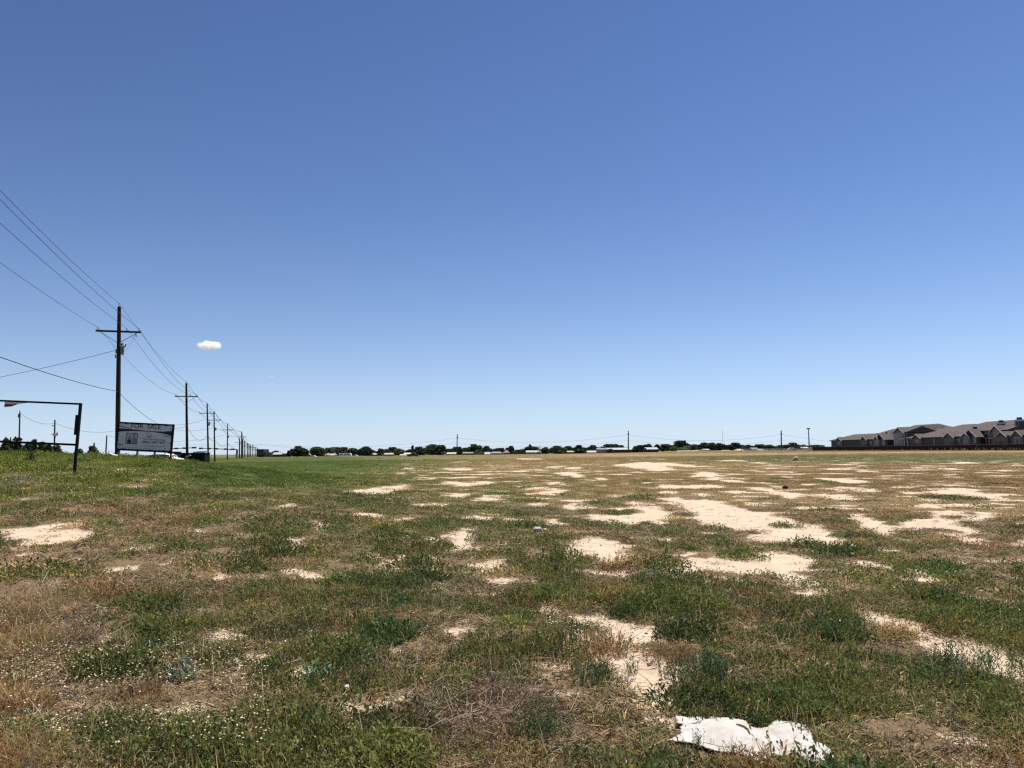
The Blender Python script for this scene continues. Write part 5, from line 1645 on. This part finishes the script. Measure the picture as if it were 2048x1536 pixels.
# the low woods closing the view behind the houses read as one dark mass
nW = 9000; wpx = RNG.uniform(525, 1650, nW); wY = RNG.uniform(606, 640, nW)
wd = np.array([ray(a, 905) for a in wpx]); wX = wd[:, 0] / wd[:, 1] * wY
wtop = 3.3 + 1.9 * fbm(wpx, wpx * 0, 23.0, 701, 4)
wZ = height(wX, wY) + RNG.random(nW) ** .8 * np.clip(wtop, .8, 7)
we1, we2 = clump_faces(nW, .85, RNG); wP = np.stack([wX, wY, wZ], -1)
wT = np.repeat(np.array([(.032, .045, .024)]) * RNG.uniform(.7, 1.35, (nW, 1)), 4, 0)
tag(quads_mesh("far_woods", np.stack([wP - we1, wP - we2, wP + we1, wP + we2], 1).reshape(-1, 3), nW, CROWN, wT), "low dark continuous woods closing the view behind the far houses", "woods", kind="stuff")
# shrubs behind the bank at the far left
SH_G = "shrubs behind the bank at left"
for x0, x1, ty, Y, hue, lb in ((2, 16, 879, 60, 1, "leafy shrub at the extreme left behind the bank"), (9, 26, 883, 62, 0, "dark low shrub in front of the short stub pole"), (27, 48, 877.5, 58, 0, "tallest dark shrub at the foot of the plain grey pole"),
                               (45, 62, 885, 60, 1, "low spreading shrub right of the tallest dark shrub"), (60, 73, 881.5, 64, 0, "small pointed shrub midway between the two poles in the sign frame"), (74, 92, 886, 60, 1, "low shrub left of the twin transformer pole"),
                               (88, 104, 890, 58, 0, "low dark shrub at the left foot of the twin transformer pole"), (104, 122, 893, 56, 1, "low shrub right of the twin transformer pole"), (145, 170, 901.5, 90, 5, "long low dark shrub right of the sign frame's post"),
                               (176, 196, 894.5, 120, 4, "thin greyish shrub around the stubby dark pole")):
    tree(x0, x1, ty, lb, hue, Y, trunk=.04, leafn=1500, leafs=.4 * Y / 60, name="shrub", group=SH_G, shape="dome", trunk_h=.15)

# ------------------------------------------------------------------ low houses of the far line
ROOFW = mat("roof_white", (.36, .36, .36), .6, .2, var=.1); ROOFT = mat("roof_tan", (.42, .34, .28), .85, var=.15); ROOFB = mat("roof_brown", (.17, .13, .11), .9, var=.15); ROOFG = mat("roof_grey", (.22, .21, .21), .9, var=.15); ROOFP = mat("roof_pink", (.5, .38, .34), .85); ROOFR = mat("roof_red", (.10, .025, .022), .8)
WBR = mat("brick_brown", (.16, .10, .08), .9, var=.2); WGR = mat("wall_grey", (.20, .20, .21), .85); WTN = mat("wall_tan", (.33, .28, .22), .85); WDK = mat("wall_dark", (.06, .06, .062), .85); WWH = mat("wall_white", (.6, .6, .58), .8); WIN = mat("window_dark", (.02, .022, .028), .3, .5); DOORM = mat("door_dark", (.10, .06, .05), .7)


def house(x0, x1, ry, ey, label, roof, wall, Y=565, kind="gable", by=None, depth=9, wins=3, name="house", hip=.25, cat="house", ridge=None, over=.4):
    a = at(x0, ey, Y); b_ = at(x1, ey, Y); ze = (a.z + b_.z) / 2; zr = at((x0 + x1) / 2, ry, Y + depth / 2).z
    zb = float(height((a.x + b_.x) / 2, Y)) - .1 if by is None else at((x0 + x1) / 2, by, Y).z
    W_ = b_.x - a.x; root = thing(name, ((a.x + b_.x) / 2, Y, zb), label, cat, "low buildings in the far tree line")
    q = MB(); q.box((a.x, Y, zb), (b_.x, Y + depth, ze)); wl_ = q.build("wall", wall, root)
    e0, e1, y0, y1 = a.x - over, b_.x + over, Y - over, Y + depth + over; ym = (y0 + y1) / 2
    q = MB()
    if kind == "flat":
        q.box((e0, y0, ze + .003), (e1, y1, max(zr, ze + .3)))
    else:
        h0 = hip * W_ if kind == "hip" else 0
        V = [(e0, y0, ze), (e1, y0, ze), (e1, y1, ze), (e0, y1, ze), (e0 + h0, ym, zr), (e1 - h0, ym, zr)]
        V2 = [(x, y, z + .16) for x, y, z in V]
        V = [(x, y, z + .004) for x, y, z in V]
        q.raw(V2, [(0, 1, 5, 4), (2, 3, 4, 5), (3, 0, 4), (1, 2, 5)]); q.raw(V, [(3, 2, 1, 0)])
        q.raw(V[:4] + V2[:4], [(0, 1, 5, 4), (1, 2, 6, 5), (2, 3, 7, 6), (3, 0, 4, 7)])
    q.build("roof", roof, root)
    if kind == "gable":
        q = MB(); q.prism([(a.x + .02, Y + .02, ze), (a.x + .02, Y + depth - .02, ze), (a.x + .02, Y + depth / 2, zr - .1)], (.1, 0, 0)); q.prism([(b_.x - .12, Y + .02, ze), (b_.x - .12, Y + depth - .02, ze), (b_.x - .12, Y + depth / 2, zr - .1)], (.1, 0, 0)); q.build("gable_wall", wall, root)
    hz = ze - zb
    for k in range(wins):
        x = a.x + W_ * (k + .6) / (wins + .6)
        if k == wins // 2 and wins > 1:
            q = MB(); q.box((x - .5, Y - .04, zb + .1), (x + .5, Y - .003, zb + hz * .82)); q.build("door", DOORM, root)
        else:
            q = MB(); q.box((x - .8, Y - .04, zb + hz * .38), (x + .8, Y - .003, zb + hz * .8)); q.build("window", WIN, root)
    return root


house(513, 527, 898.3, 899.5, "tall dark flat block building at the left end of the tree line", ROOFG, mat("block_dark", (.035, .038, .05), .8), 640, "flat", wins=2, name="block_building", cat="building", depth=14, over=.2)
house(531.5, 546, 905.5, 906.8, "small light grey shed right of the dark block building", ROOFG, WGR, 600, "flat", wins=1, name="shed", cat="shed")
house(546, 561, 905, 909.3, "low building with short white roof, first white roof from the left", ROOFW, WDK, 575, "gable", wins=2)
house(562, 583, 903, 907.3, "grey walled building with long white roof left of the large ragged tree", ROOFW, WGR, 580, "gable", wins=3)
house(605, 623, 902.5, 906.7, "building whose white roof shows right of the large ragged tree", ROOFW, WBR, 600, "gable", wins=2)
house(613, 655, 907.2, 911.3, "long brown house with a white roof and brown central hip", ROOFW, WBR, 555, "gable", wins=4)
house(627, 640, 906.6, 911.4, "brown hipped porch house front of the long white roofed house", ROOFB, WBR, 545, "hip", wins=2, hip=.45, depth=7)
house(660, 668, 907.6, 911, "tiny shed with a white roof right of the brown hipped house", ROOFW, WBR, 560, "gable", wins=1, name="shed", cat="shed")
house(728, 784, 906.6, 909.4, "long low house with a tan roof left of the black pickup", ROOFT, WDK, 560, "gable", wins=5)
house(800, 810.5, 908.6, 911, "low white roofed shed just left of the black pickup", ROOFW, WWH, 540, "gable", wins=1, name="shed", cat="shed")
house(808, 819, 905.8, 909, "small house with a pink roof above the black pickup", ROOFP, WTN, 562, "gable", wins=2)
house(883, 888.5, 904, 904.8, "narrow pale grey house front between dark trees left of the lone pole", ROOFG, WGR, 540, "flat", wins=1)
house(894, 911, 905, 908.4, "small tan roofed house left of the lone cross street pole's foot", ROOFT, WTN, 556, "gable", wins=2)
house(926, 945, 904.6, 907, "dark fronted low house right of the lone cross street pole", ROOFG, WDK, 556, "gable", wins=3)
house(946, 968, 906, 907.6, "long dark flat shed under the tall round crowned tree", ROOFG, WDK, 552, "flat", wins=3, name="shed", cat="shed")
house(970, 979, 904.6, 908.6, "small white gabled shed left of the grey tan house", ROOFW, WWH, 550, "gable", wins=1, name="shed", cat="shed")
house(979, 1005, 903.6, 906.8, "grey tan house with a grey roof near the picture's middle", ROOFG, WTN, 562, "hip", wins=3)
house(1007, 1018.5, 900.4, 906.4, "brown steep hipped house touching the narrow upright tree", ROOFB, WBR, 560, "hip", wins=2, hip=.4)
house(1053, 1073, 901.4, 904.8, "white roofed house right of the long low dark bushy mass", ROOFW, WWH, 558, "gable", wins=3)
house(1073, 1082, 901, 905, "small brown house at the foot of the small thin pole", ROOFG, WBR, 562, "hip", wins=1)
house(1113, 1120, 901, 903.6, "small white gabled house right of the wide sloping dark tree", ROOFW, WWH, 556, "gable", wins=1)
house(1119, 1128, 902, 905.4, "low white roof lean-to attached right of the small white gabled house", ROOFW, WGR, 550, "gable", wins=1, name="shed", cat="shed")
house(1128, 1150, 902.2, 904.4, "left half long brown house with a dull tan roof", ROOFT, WBR, 560, "gable", wins=3)
house(1150, 1175, 901.6, 904.4, "long low house with a grey roof right of the brown house", ROOFG, WBR, 566, "gable", wins=3)
house(1176, 1195, 901.6, 905.2, "low house with a bright white roof left of the barn", ROOFW, WGR, 556, "gable", wins=2)
# the long barn
house(1195, 1214, 896.4, 899.2, "grey gabled end block of the long white roofed barn", ROOFG, mat("metal_grey", (.24, .25, .26), .5, .4), 545, "gable", wins=0, name="barn", cat="barn")
house(1212, 1316, 895.6, 899.4, "long barn with a white roof and dark wall behind the cross street pole", ROOFW, mat("barn_green", (.022, .035, .032), .7), 560, "gable", wins=9, name="barn", cat="barn", depth=14)
house(1358, 1385, 901.5, 904.6, "low white roofed house below the yellow green trees", ROOFW, WBR, 545, "gable", wins=3)
house(1387, 1397, 901, 903.4, "small pale roofed shed left of the dark red roof", ROOFT, WGR, 545, "gable", wins=1, name="shed", cat="shed")
house(1396, 1411, 899.6, 902, "low house with a dark red roof under tall trees", ROOFR, WDK, 550, "gable", wins=2)
house(1408, 1419, 898.2, 900.2, "shed with a pale roof right above the dark red roof", ROOFW, WGR, 566, "gable", wins=1, name="shed", cat="shed")
house(1412, 1430, 900.2, 902.2, "long black shed right of the dark red roof", ROOFG, WDK, 548, "flat", wins=2, name="shed", cat="shed")
house(1446, 1461, 900.6, 902.6, "low tan roofed house below the radio mast's right side", ROOFT, WDK, 550, "gable", wins=2)
house(1475, 1489, 898.2, 901.2, "tan hipped house left of the rail fence's left end", ROOFT, WTN, 545, "hip", wins=2)
house(1505, 1517, 895.6, 899.6, "grey roofed house behind the rail fence's left part", ROOFG, WGR, 548, "gable", wins=1)
house(1518, 1528, 898.4, 901, "bright white shed right behind the rail fence", ROOFW, WWH, 500, "gable", wins=1, name="shed", cat="shed")
house(1605, 1618, 894.4, 896.8, "white roofed building between the street lamp and the floodlight mast", ROOFW, WWH, 556, "gable", wins=2)

# ------------------------------------------------------------------ fences
RAILM = mat("rail_white", (.62, .60, .56), .8); FENM = mat("fence_brown", (.060, .034, .028), .9, .1, var=.4, scale=4, stretch=(3, 3, .3)); FPOST = mat("fence_post_grey", (.12, .10, .095), .9)
XF = 125.0
fa = at(1483, 905, 335); fb = Vector((XF, 322, 0))
rf = thing("rail_fence", (fa.x, 335, float(height(fa.x, 335))), "pale post and rail fence running left from the apartments' brown fence", "fence")
n = 26
pts = [Vector((fa.x + (fb.x - fa.x) * k / n, 335 + (322 - 335) * k / n, 0)) for k in range(n + 1)]
for p in pts: p.z = float(height(p.x, p.y))
for p in pts:
    q = MB(); q.box((p.x - .11, p.y - .08, p.z - .2), (p.x + .11, p.y + .08, p.z + 1.15)); q.build("post", RAILM, rf)
for zz in (.35, .72, 1.08):
    q = MB()
    for a, b_ in zip(pts[:-1], pts[1:]):
        q.beam(a + Vector((0, -.1, zz)), b_ + Vector((0, -.1, zz)), .04, .1)
    q.build("rail", RAILM, rf)

y_a, y_b = 322.0, 120.0
bf = thing("board_fence", (XF, y_a, float(height(XF, y_a))), "long dark brown board fence with grey cap rail before the apartments", "fence")
q = MB(); rr = random.Random(3)
y = y_a
while y > y_b:
    z = float(height(XF, y)); h = 1.5 + rr.uniform(-.03, .03)
    q.box((XF - .012 + rr.uniform(-.006, .006), y - .19, z - .1), (XF + .012, y, z + h)); y -= .2
bo = q.build("board_panel", FENM, bf)
q = MB(); ys_ = np.arange(y_a, y_b, -4.0)
for a, b_ in zip(ys_[:-1], ys_[1:]):
    q.beam((XF, a, float(height(XF, a)) + 1.58), (XF, b_, float(height(XF, b_)) + 1.58), .16, .07)
q.build("cap_rail", mat("cap_grey", (.33, .31, .30), .9), bf)
for y in np.arange(y_a - 6, y_b, -12.0):
    z = float(height(XF, y)); q = MB(); q.box((XF - .12, y - .1, z - .1), (XF - .014, y + .1, z + 1.52)); q.build("post", FPOST, bf)
# weeds at the fence foot
V = []; T = []
for k in range(1500):
    y = random.uniform(120, 300); x = XF - random.uniform(.2, 1.6); p_ = noise2(y / 9, 0, 77)
    if random.random() > .35 + .6 * float(p_): continue
    hgt_ = random.uniform(.2, .9) * (1 if y < 230 else .6); z = float(height(x, y))
    a = random.uniform(0, 6.28); dx, dy = math.cos(a) * .28, math.sin(a) * .28
    V += [(x - dx, y - dy, z), (x + dx * .2, y + dy * .2, z - .02), (x + dx, y + dy, z + hgt_ * .7), (x, y, z + hgt_)]
    u = random.uniform(.7, 1.3); cgreen = random.choice([(.07, .09, .03), (.11, .12, .04), (.2, .14, .07)]); T += [[c_ * u for c_ in cgreen]] * 4
tag(quads_mesh("undergrowth", np.array(V), len(V) // 4, LEAF, np.array(T)), "scrubby weeds growing along the foot of the brown board fence", "undergrowth", kind="stuff")

# ------------------------------------------------------------------ apartments
SHING = mat("shingle_brown", (.10, .084, .076), .95, .1, var=.12, scale=2.5, bump=.2)
SIDG = mat("siding_green", (.075, .088, .088), .85, var=.1, scale=3, stretch=(1, 1, 12)); SIDT = mat("siding_tan", (.17, .155, .14), .85, var=.1, scale=3, stretch=(1, 1, 12)); TRIM = mat("trim_pale", (.55, .54, .53), .7); APW = mat("pane_dark", (.025, .028, .034), .2, .5); BRK = mat("stone_dark", (.09, .075, .066), .9, var=.25, scale=8)
XA = 135.0


class Block:
    """a wing of the apartments: its long front faces -x (the field)"""

    def __init__(self, X0, depth, y0, y1, ze, zr, label, hip0=True, hip1=True, wall=SIDG, over=.55):
        self.X0, self.d, self.y0, self.y1, self.ze, self.zr = X0, depth, y0, y1, ze, zr
        self.zb = float(height(X0 - 5, (y0 + y1) / 2)) - .1
        self.root = thing("apartment_building", (X0, (y0 + y1) / 2, self.zb), label, "apartment building", "apartment buildings")
        q = MB(); q.box((X0, y0, self.zb), (X0 + depth, y1, ze)); q.build("wall", wall, self.root)
        self.roof = self.hip(X0, y0, y1, depth, ze, zr, hip0, hip1, over)

    def hip(self, X0, y0, y1, depth, ze, zr, hip0, hip1, over=.55, name="roof"):
        e0, e1 = X0 - over, X0 + depth + over; f0, f1 = y0 - over, y1 + over; xm = (e0 + e1) / 2; hd = depth * .5
        r0 = f0 + (hd if hip0 else 0); r1 = f1 - (hd if hip1 else 0)
        V = [(e0, f0, ze), (e1, f0, ze), (e1, f1, ze), (e0, f1, ze), (xm, r0, zr), (xm, r1, zr)]
        U = [(x, y, z + .22) for x, y, z in V]; V = [(x, y, z + .006) for x, y, z in V]
        q = MB(); q.raw(U, [(0, 1, 4), (1, 2, 5, 4), (2, 3, 5), (3, 0, 4, 5)]); q.raw(V, [(3, 2, 1, 0)])
        q.raw(V[:4] + U[:4], [(0, 1, 5, 4), (1, 2, 6, 5), (2, 3, 7, 6), (3, 0, 4, 7)])
        return q.build(name, SHING, self.root)

    def gable(self, yc, w, zt, out=1.2, wall=SIDT, zbase=None, ze=None, deep=4.0, trim=True):
        """a cross gable standing out of the front"""
        X0 = self.X0; ze = self.ze - .2 if ze is None else ze; zb = self.zb if zbase is None else zbase
        P = [(X0 - out, yc - w / 2, zb), (X0 - out, yc + w / 2, zb), (X0 - out, yc + w / 2, ze), (X0 - out, yc, zt), (X0 - out, yc - w / 2, ze)]
        q = MB(); q.prism(P, (out + .5, 0, 0)); g_ = q.build("gable_front", wall, self.root)
        o = .35; sl = (zt - ze) / (w / 2); q = MB()
        for s_ in (-1, 1):
            a = (yc + s_ * (w / 2 + o), ze - o * sl); t = (yc, zt)
            V = [(X0 - out - .4, a[0], a[1] + .05), (X0 - out - .4, t[0], t[1] + .05), (X0 + deep, t[0], t[1] + .05), (X0 + deep, a[0], a[1] + .05)]
            U = [(x, y, z + .2) for x, y, z in V]
            q.raw(V + U, [(0, 1, 2, 3), (7, 6, 5, 4), (0, 4, 5, 1), (1, 5, 6, 2), (2, 6, 7, 3), (3, 7, 4, 0)])
        q.build("gable_roof", SHING, self.root)
        if trim:
            q = MB()
            for s_ in (-1, 1):
                q.beam((X0 - out - .43, yc + s_ * (w / 2 + o), ze - o * sl + .1), (X0 - out - .43, yc, zt + .1), .06, .22)
            q.build("barge_board", TRIM, self.root)
        return out

    def win(self, yc, z0, z1, w=1.6, out=0.0, panes=2):
        X = self.X0 - out; zb = self.zb
        q = MB(); zb = zb + FL; q.box((X - .07, yc - w / 2 - .14, zb + z0 - .14), (X - .003, yc + w / 2 + .14, zb + z1 + .14)); f = q.build("window", TRIM, self.root)
        q = MB(); pw = w / panes
        for k in range(panes):
            q.box((X - .09, yc - w / 2 + k * pw + .05, zb + z0), (X - .073, yc - w / 2 + (k + 1) * pw - .05, zb + (z0 + z1) / 2 - .04))
            q.box((X - .09, yc - w / 2 + k * pw + .05, zb + (z0 + z1) / 2 + .04), (X - .073, yc - w / 2 + (k + 1) * pw - .05, zb + z1))
        q.build("pane", APW, f)

    def door(self, yc, out=0.0):
        X = self.X0 - out
        q = MB(); q.box((X - .06, yc - .95, self.zb + FL), (X - .003, yc + .95, self.zb + FL + 2.2)); f = q.build("patio_door", TRIM, self.root)
        q = MB(); q.box((X - .08, yc - .8, self.zb + FL + .15), (X - .063, yc + .8, self.zb + FL + 2.05)); q.build("pane", APW, f)

    def rail(self, yc, w, out=1.6):
        X = self.X0 - out; q = MB(); z_ = self.zb + FL; q.beam((X, yc - w / 2, z_ + 1.05), (X, yc + w / 2, z_ + 1.05), .08, .08); q.box((X, yc - w / 2, self.zb), (self.X0 - .004, yc + w / 2, z_ + .04))
        for k in range(int(w / .3) + 1):
            y = yc - w / 2 + k * .3; q.box((X - .02, y - .02, z_ + .05), (X + .02, y + .02, z_ + 1.02))
        q.build("porch_railing", mat("iron_black", (.02, .02, .022), .6), self.root)

    def band(self, z, y0=None, y1=None, out=.06, h=.28):
        q = MB(); q.box((self.X0 - out, y0 or self.y0, self.zb + z), (self.X0 - .003, y1 or self.y1, self.zb + z + h)); q.build("trim_band", TRIM, self.root)

    def corner(self, y, out=.05, z1=None):
        q = MB(); q.box((self.X0 - out, y - .14, self.zb), (self.X0 - .003, y + .14, (z1 or self.ze))); q.build("corner_board", TRIM, self.root)

    def chimney(self, x, y, zt, w=1.9):
        zlow = self.ze - 3
        q = MB(); q.box((x - w / 2, y - w / 2, zlow), (x + w / 2, y + w / 2, zt)); ch = q.build("chimney", SIDG, self.root)
        q = MB(); q.box((x - w / 2 - .12, y - w / 2 - .12, zt - .5), (x + w / 2 + .12, y + w / 2 + .12, zt - .002)); q.build("chimney_collar", TRIM, ch)
        q = MB(); q.box((x - w * .3, y - w * .3, zt), (x + w * .3, y + w * .3, zt + .6)); q.build("chimney_cap", mat("iron_black", (.02, .02, .022), .6), ch)
        for s_ in (-1, 1):
            q = MB(); q.box((x - w / 2 - .03, y + s_ * (w / 2 - .02) - .06, zlow), (x - w / 2 - .002, y + s_ * (w / 2 - .02) + .06, zt - .51)); q.build("corner_board", TRIM, ch)

    def vent(self, x, y, z):
        q = MB(); q.tube([(x, y, z - .2), (x, y, z + .55)], .12, 6); q.build("roof_vent", APW, self.roof)


def YA(px, X=XA, py=880):
    return at_x(px, py, X).y


FL = 1.25      # the ground floors stand above the field on a terrace


def front(b_, px, w, rise, out=.5, wall=SIDT):
    """cross gable centred on a picture column"""
    yc = YA(px, b_.X0 - out)
    sl = (b_.zr - b_.ze) / (b_.d / 2)
    b_.gable(yc, w, b_.ze + rise, out, wall, deep=rise / sl + .3)
    return yc


# front left wing, one storey
A_ = Block(XA, 14, YA(1766), YA(1662), 4.55, 6.9, "single storey front wing at the apartments' far left end", hip0=False, hip1=True)
A_.fl = FL
y = front(A_, 1678, 5.6, 1.25); A_.door(y, .5); A_.rail(y, 5.0, 1.2)
y = front(A_, 1728, 5.0, 1.35)
A_.door(YA(1741.5)); A_.rail(YA(1740), 4.5, 1.0); A_.corner(YA(1748)); A_.corner(YA(1684.5)); A_.corner(YA(1662.8))
y = front(A_, 1761, 7.0, 1.9, .5, SIDG); A_.win(YA(1766, XA - .5), 1.0, 2.6, 2.2, .5)
y = front(A_, 1753.5, 4.2, 1.0, 1.0, SIDT); A_.win(y, 1.0, 2.5, 1.2, 1.0, 1)
A_.vent(XA + 3, YA(1719), 5.6)
# two storey front block beside it
XB = 136.0
B_ = Block(XB, 10, YA(1815, XB), YA(1789, XB), 6.65, 8.6, "two storey gabled front block between the left and middle wings", hip0=False, hip1=False)
y = front(B_, 1798.5, 7.5, 1.75, .6, SIDT); B_.band(3.95, y - 3.7, y + 3.7, .66); B_.band(3.95); B_.corner(y - 3.6, .66); B_.corner(y + 3.6, .66)
for z in (1.1, 3.5):
    B_.win(YA(1801.5, XB - .6), z, z + 1.35, 2.3, .6, 3); B_.win(YA(1795, XB - .6), z, z + 1.2, 1.2, .6, 1); B_.win(YA(1791, XB - .6), z, z + 1.2, 1.0, .6, 1); B_.win(YA(1811, XB), z, z + 1.25, 1.5, 0, 2)
B2 = Block(XB + 5, 12, YA(1788, XB + 5), YA(1758, XB + 5), 6.7, 8.5, "two storey stair block with a flat topped roof left of the gabled front block", hip0=False, hip1=False)
y = front(B2, 1776.5, 3.2, .9, .8, SIDT); B2.corner(y - 1.5, .86); B2.corner(y + 1.5, .86)
for z in (1.1, 3.5): B2.win(y, z, z + 1.5, 1.6, .8, 1)
# middle front wing
C_ = Block(XA, 14, YA(1947), YA(1814), 4.5, 6.75, "single storey front wing in the middle of the apartments", hip0=False, hip1=True)
y = front(C_, 1833.5, 5.6, 1.25); C_.door(y - .3, .5); C_.rail(y, 5.0, 1.2)
y = front(C_, 1898.5, 5.6, 1.3); C_.door(YA(1917)); C_.rail(YA(1915), 4.5, 1.0)
for px in (1843.5, 1868, 1892, 1908, 1926, 1815): C_.corner(YA(px))
y = front(C_, 1941, 6.6, 1.95, .5, SIDG); C_.win(YA(1946.5, XA - .5), 1.0, 2.6, 2.2, .5)
y = front(C_, 1932, 4.2, 1.0, 1.0, SIDT); C_.win(y, 1.0, 2.5, 1.2, 1.0, 1)
C_.vent(XA + 3, YA(1869), 5.5); C_.vent(XA + 4, YA(1887), 5.8)
# two storey block with the chimneys
D3 = Block(XA + 2.5, 5, 214, YA(1957, XA + 2.5), 5.95, 6.9, "two storey front block with paired windows beside the right wing", hip0=False, hip1=False)
for z in (.7, 2.95):
    for px in (1963, 1969, 1976, 1982): D3.win(YA(px, XA + 2.5), z, z + 1.35, 1.1, 0, 1)
y = front(D3, 1993, 4.6, 1.3, .7, SIDT); D3.win(y, 2.95, 4.4, 1.8, .7, 2); D3.band(3.4); D3.band(.9); D3.corner(YA(1957.6, XA + 2.5)); D3.corner(YA(1987, XA + 2.5))
D3.chimney(XA + 2.0, YA(1951.5, XA + 2), 6.8, 1.35)
# right front wing
E_ = Block(XA, 14, 150, YA(1999), 4.35, 6.6, "single storey front wing cut off by the right edge", hip0=True, hip1=True)
y = front(E_, 2004, 4.6, 1.1); E_.rail(y, 4.0, 1.2); y = front(E_, 2035, 4.4, 1.3); E_.door(y, .5)
E_.corner(YA(2006)); E_.corner(YA(2031)); E_.corner(YA(2040)); E_.win(YA(2046), 1.0, 2.6, 2.0); E_.vent(XA + 3, YA(2024), 5.3)
# the rear row, seen as roofs above the front wings
XR = 146.0
K1 = Block(XR, 16, 271, 302, 6.4, 9.75, "rear block with a tall brown hipped roof above the left of the middle wing")
yk = YA(1841, XR - .4); K1.gable(yk, 7.0, 9.3, .4, SIDG, deep=8); K1.vent(XR + 3, YA(1870.5, XR + 3), 7.8)
front(K1, 1853, 4.0, 1.2)
K2 = Block(XR, 16, 249, 271, 6.4, 8.9, "rear block with a low brown hipped roof above the right of the middle wing")
K4 = Block(XR, 16, 165, 257.5, 6.4, 9.35, "rear block with the highest long brown roof at the apartments' right side")
K4.chimney(XR - 4, YA(2004.5, XR - 4), 8.5, 1.5); K4.chimney(XR - 4, YA(2041.5, XR - 4), 9.0, 1.55); front(K4, 2027, 3.6, 1.3)

# ------------------------------------------------------------------ the small clouds
def cloud(x0, x1, y0, y1, D, dens, label, seed, thr=.42):
    a = at((x0 + x1) / 2, (y0 + y1) / 2, D); k = D / F_PX; rx = (x1 - x0) / 2 * k; rz = (y1 - y0) / 2 * k
    q = MB(); q.box((-rx * 1.25, -rx * .6, -rz * 1.35), (rx * 1.25, rx * .6, rz * 1.35))
    m = bpy.data.materials.new("cloud_vapour"); m.use_nodes = True; nt_ = m.node_tree; N_, L_ = nt_.nodes, nt_.links; N_.clear()
    out = N_.new("ShaderNodeOutputMaterial"); vol = N_.new("ShaderNodeVolumePrincipled"); vol.inputs["Color"].default_value = (1, 1, 1, 1); vol.inputs["Anisotropy"].default_value = .2
    tc_ = N_.new("ShaderNodeTexCoord"); mp = N_.new("ShaderNodeMapping"); mp.inputs["Scale"].default_value = (1 / rx, 1 / (rx * .5), 1 / rz)
    L_.new(tc_.outputs["Object"], mp.inputs[0])
    nz = N_.new("ShaderNodeTexNoise"); nz.inputs["Scale"].default_value = 1.6; nz.inputs["Detail"].default_value = 3; nz.noise_dimensions = "4D"; nz.inputs["W"].default_value = seed
    mp2 = N_.new("ShaderNodeMapping"); mp2.inputs["Scale"].default_value = (1.0 / rz * .5, 1.0 / rz * .5, 1.0 / rz * .5); L_.new(tc_.outputs["Object"], mp2.inputs[0]); L_.new(mp2.outputs[0], nz.inputs["Vector"])
    ln = N_.new("ShaderNodeVectorMath"); ln.operation = "LENGTH"; L_.new(mp.outputs[0], ln.inputs[0])

    def mth(op, p, r_, clamp=False):
        z = N_.new("ShaderNodeMath"); z.operation = op; z.use_clamp = clamp
        for i, v in enumerate((p, r_)):
            if isinstance(v, (int, float)): z.inputs[i].default_value = v
            else: L_.new(v, z.inputs[i])
        return z.outputs[0]
    body = mth("SUBTRACT", 1.0, ln.outputs["Value"])
    body = mth("ADD", body, mth("MULTIPLY", mth("SUBTRACT", nz.outputs["Fac"], .5), 1.1))
    body = mth("MULTIPLY", mth("SUBTRACT", body, .02), 2.6, True)
    L_.new(mth("MULTIPLY", body, dens), vol.inputs["Density"]); L_.new(vol.outputs[0], out.inputs["Volume"])
    o = q.build("cloud", m); o.location = a
    return tag(o, label, "cloud")


cloud(390, 447, 681, 700, 3000, .09, "small bright white cloud low in the blue sky right of the poles", 2.0)
cloud(528, 553, 751, 757, 3600, .006, "faint wispy cloud low in the sky right of the bright one", 5.0)
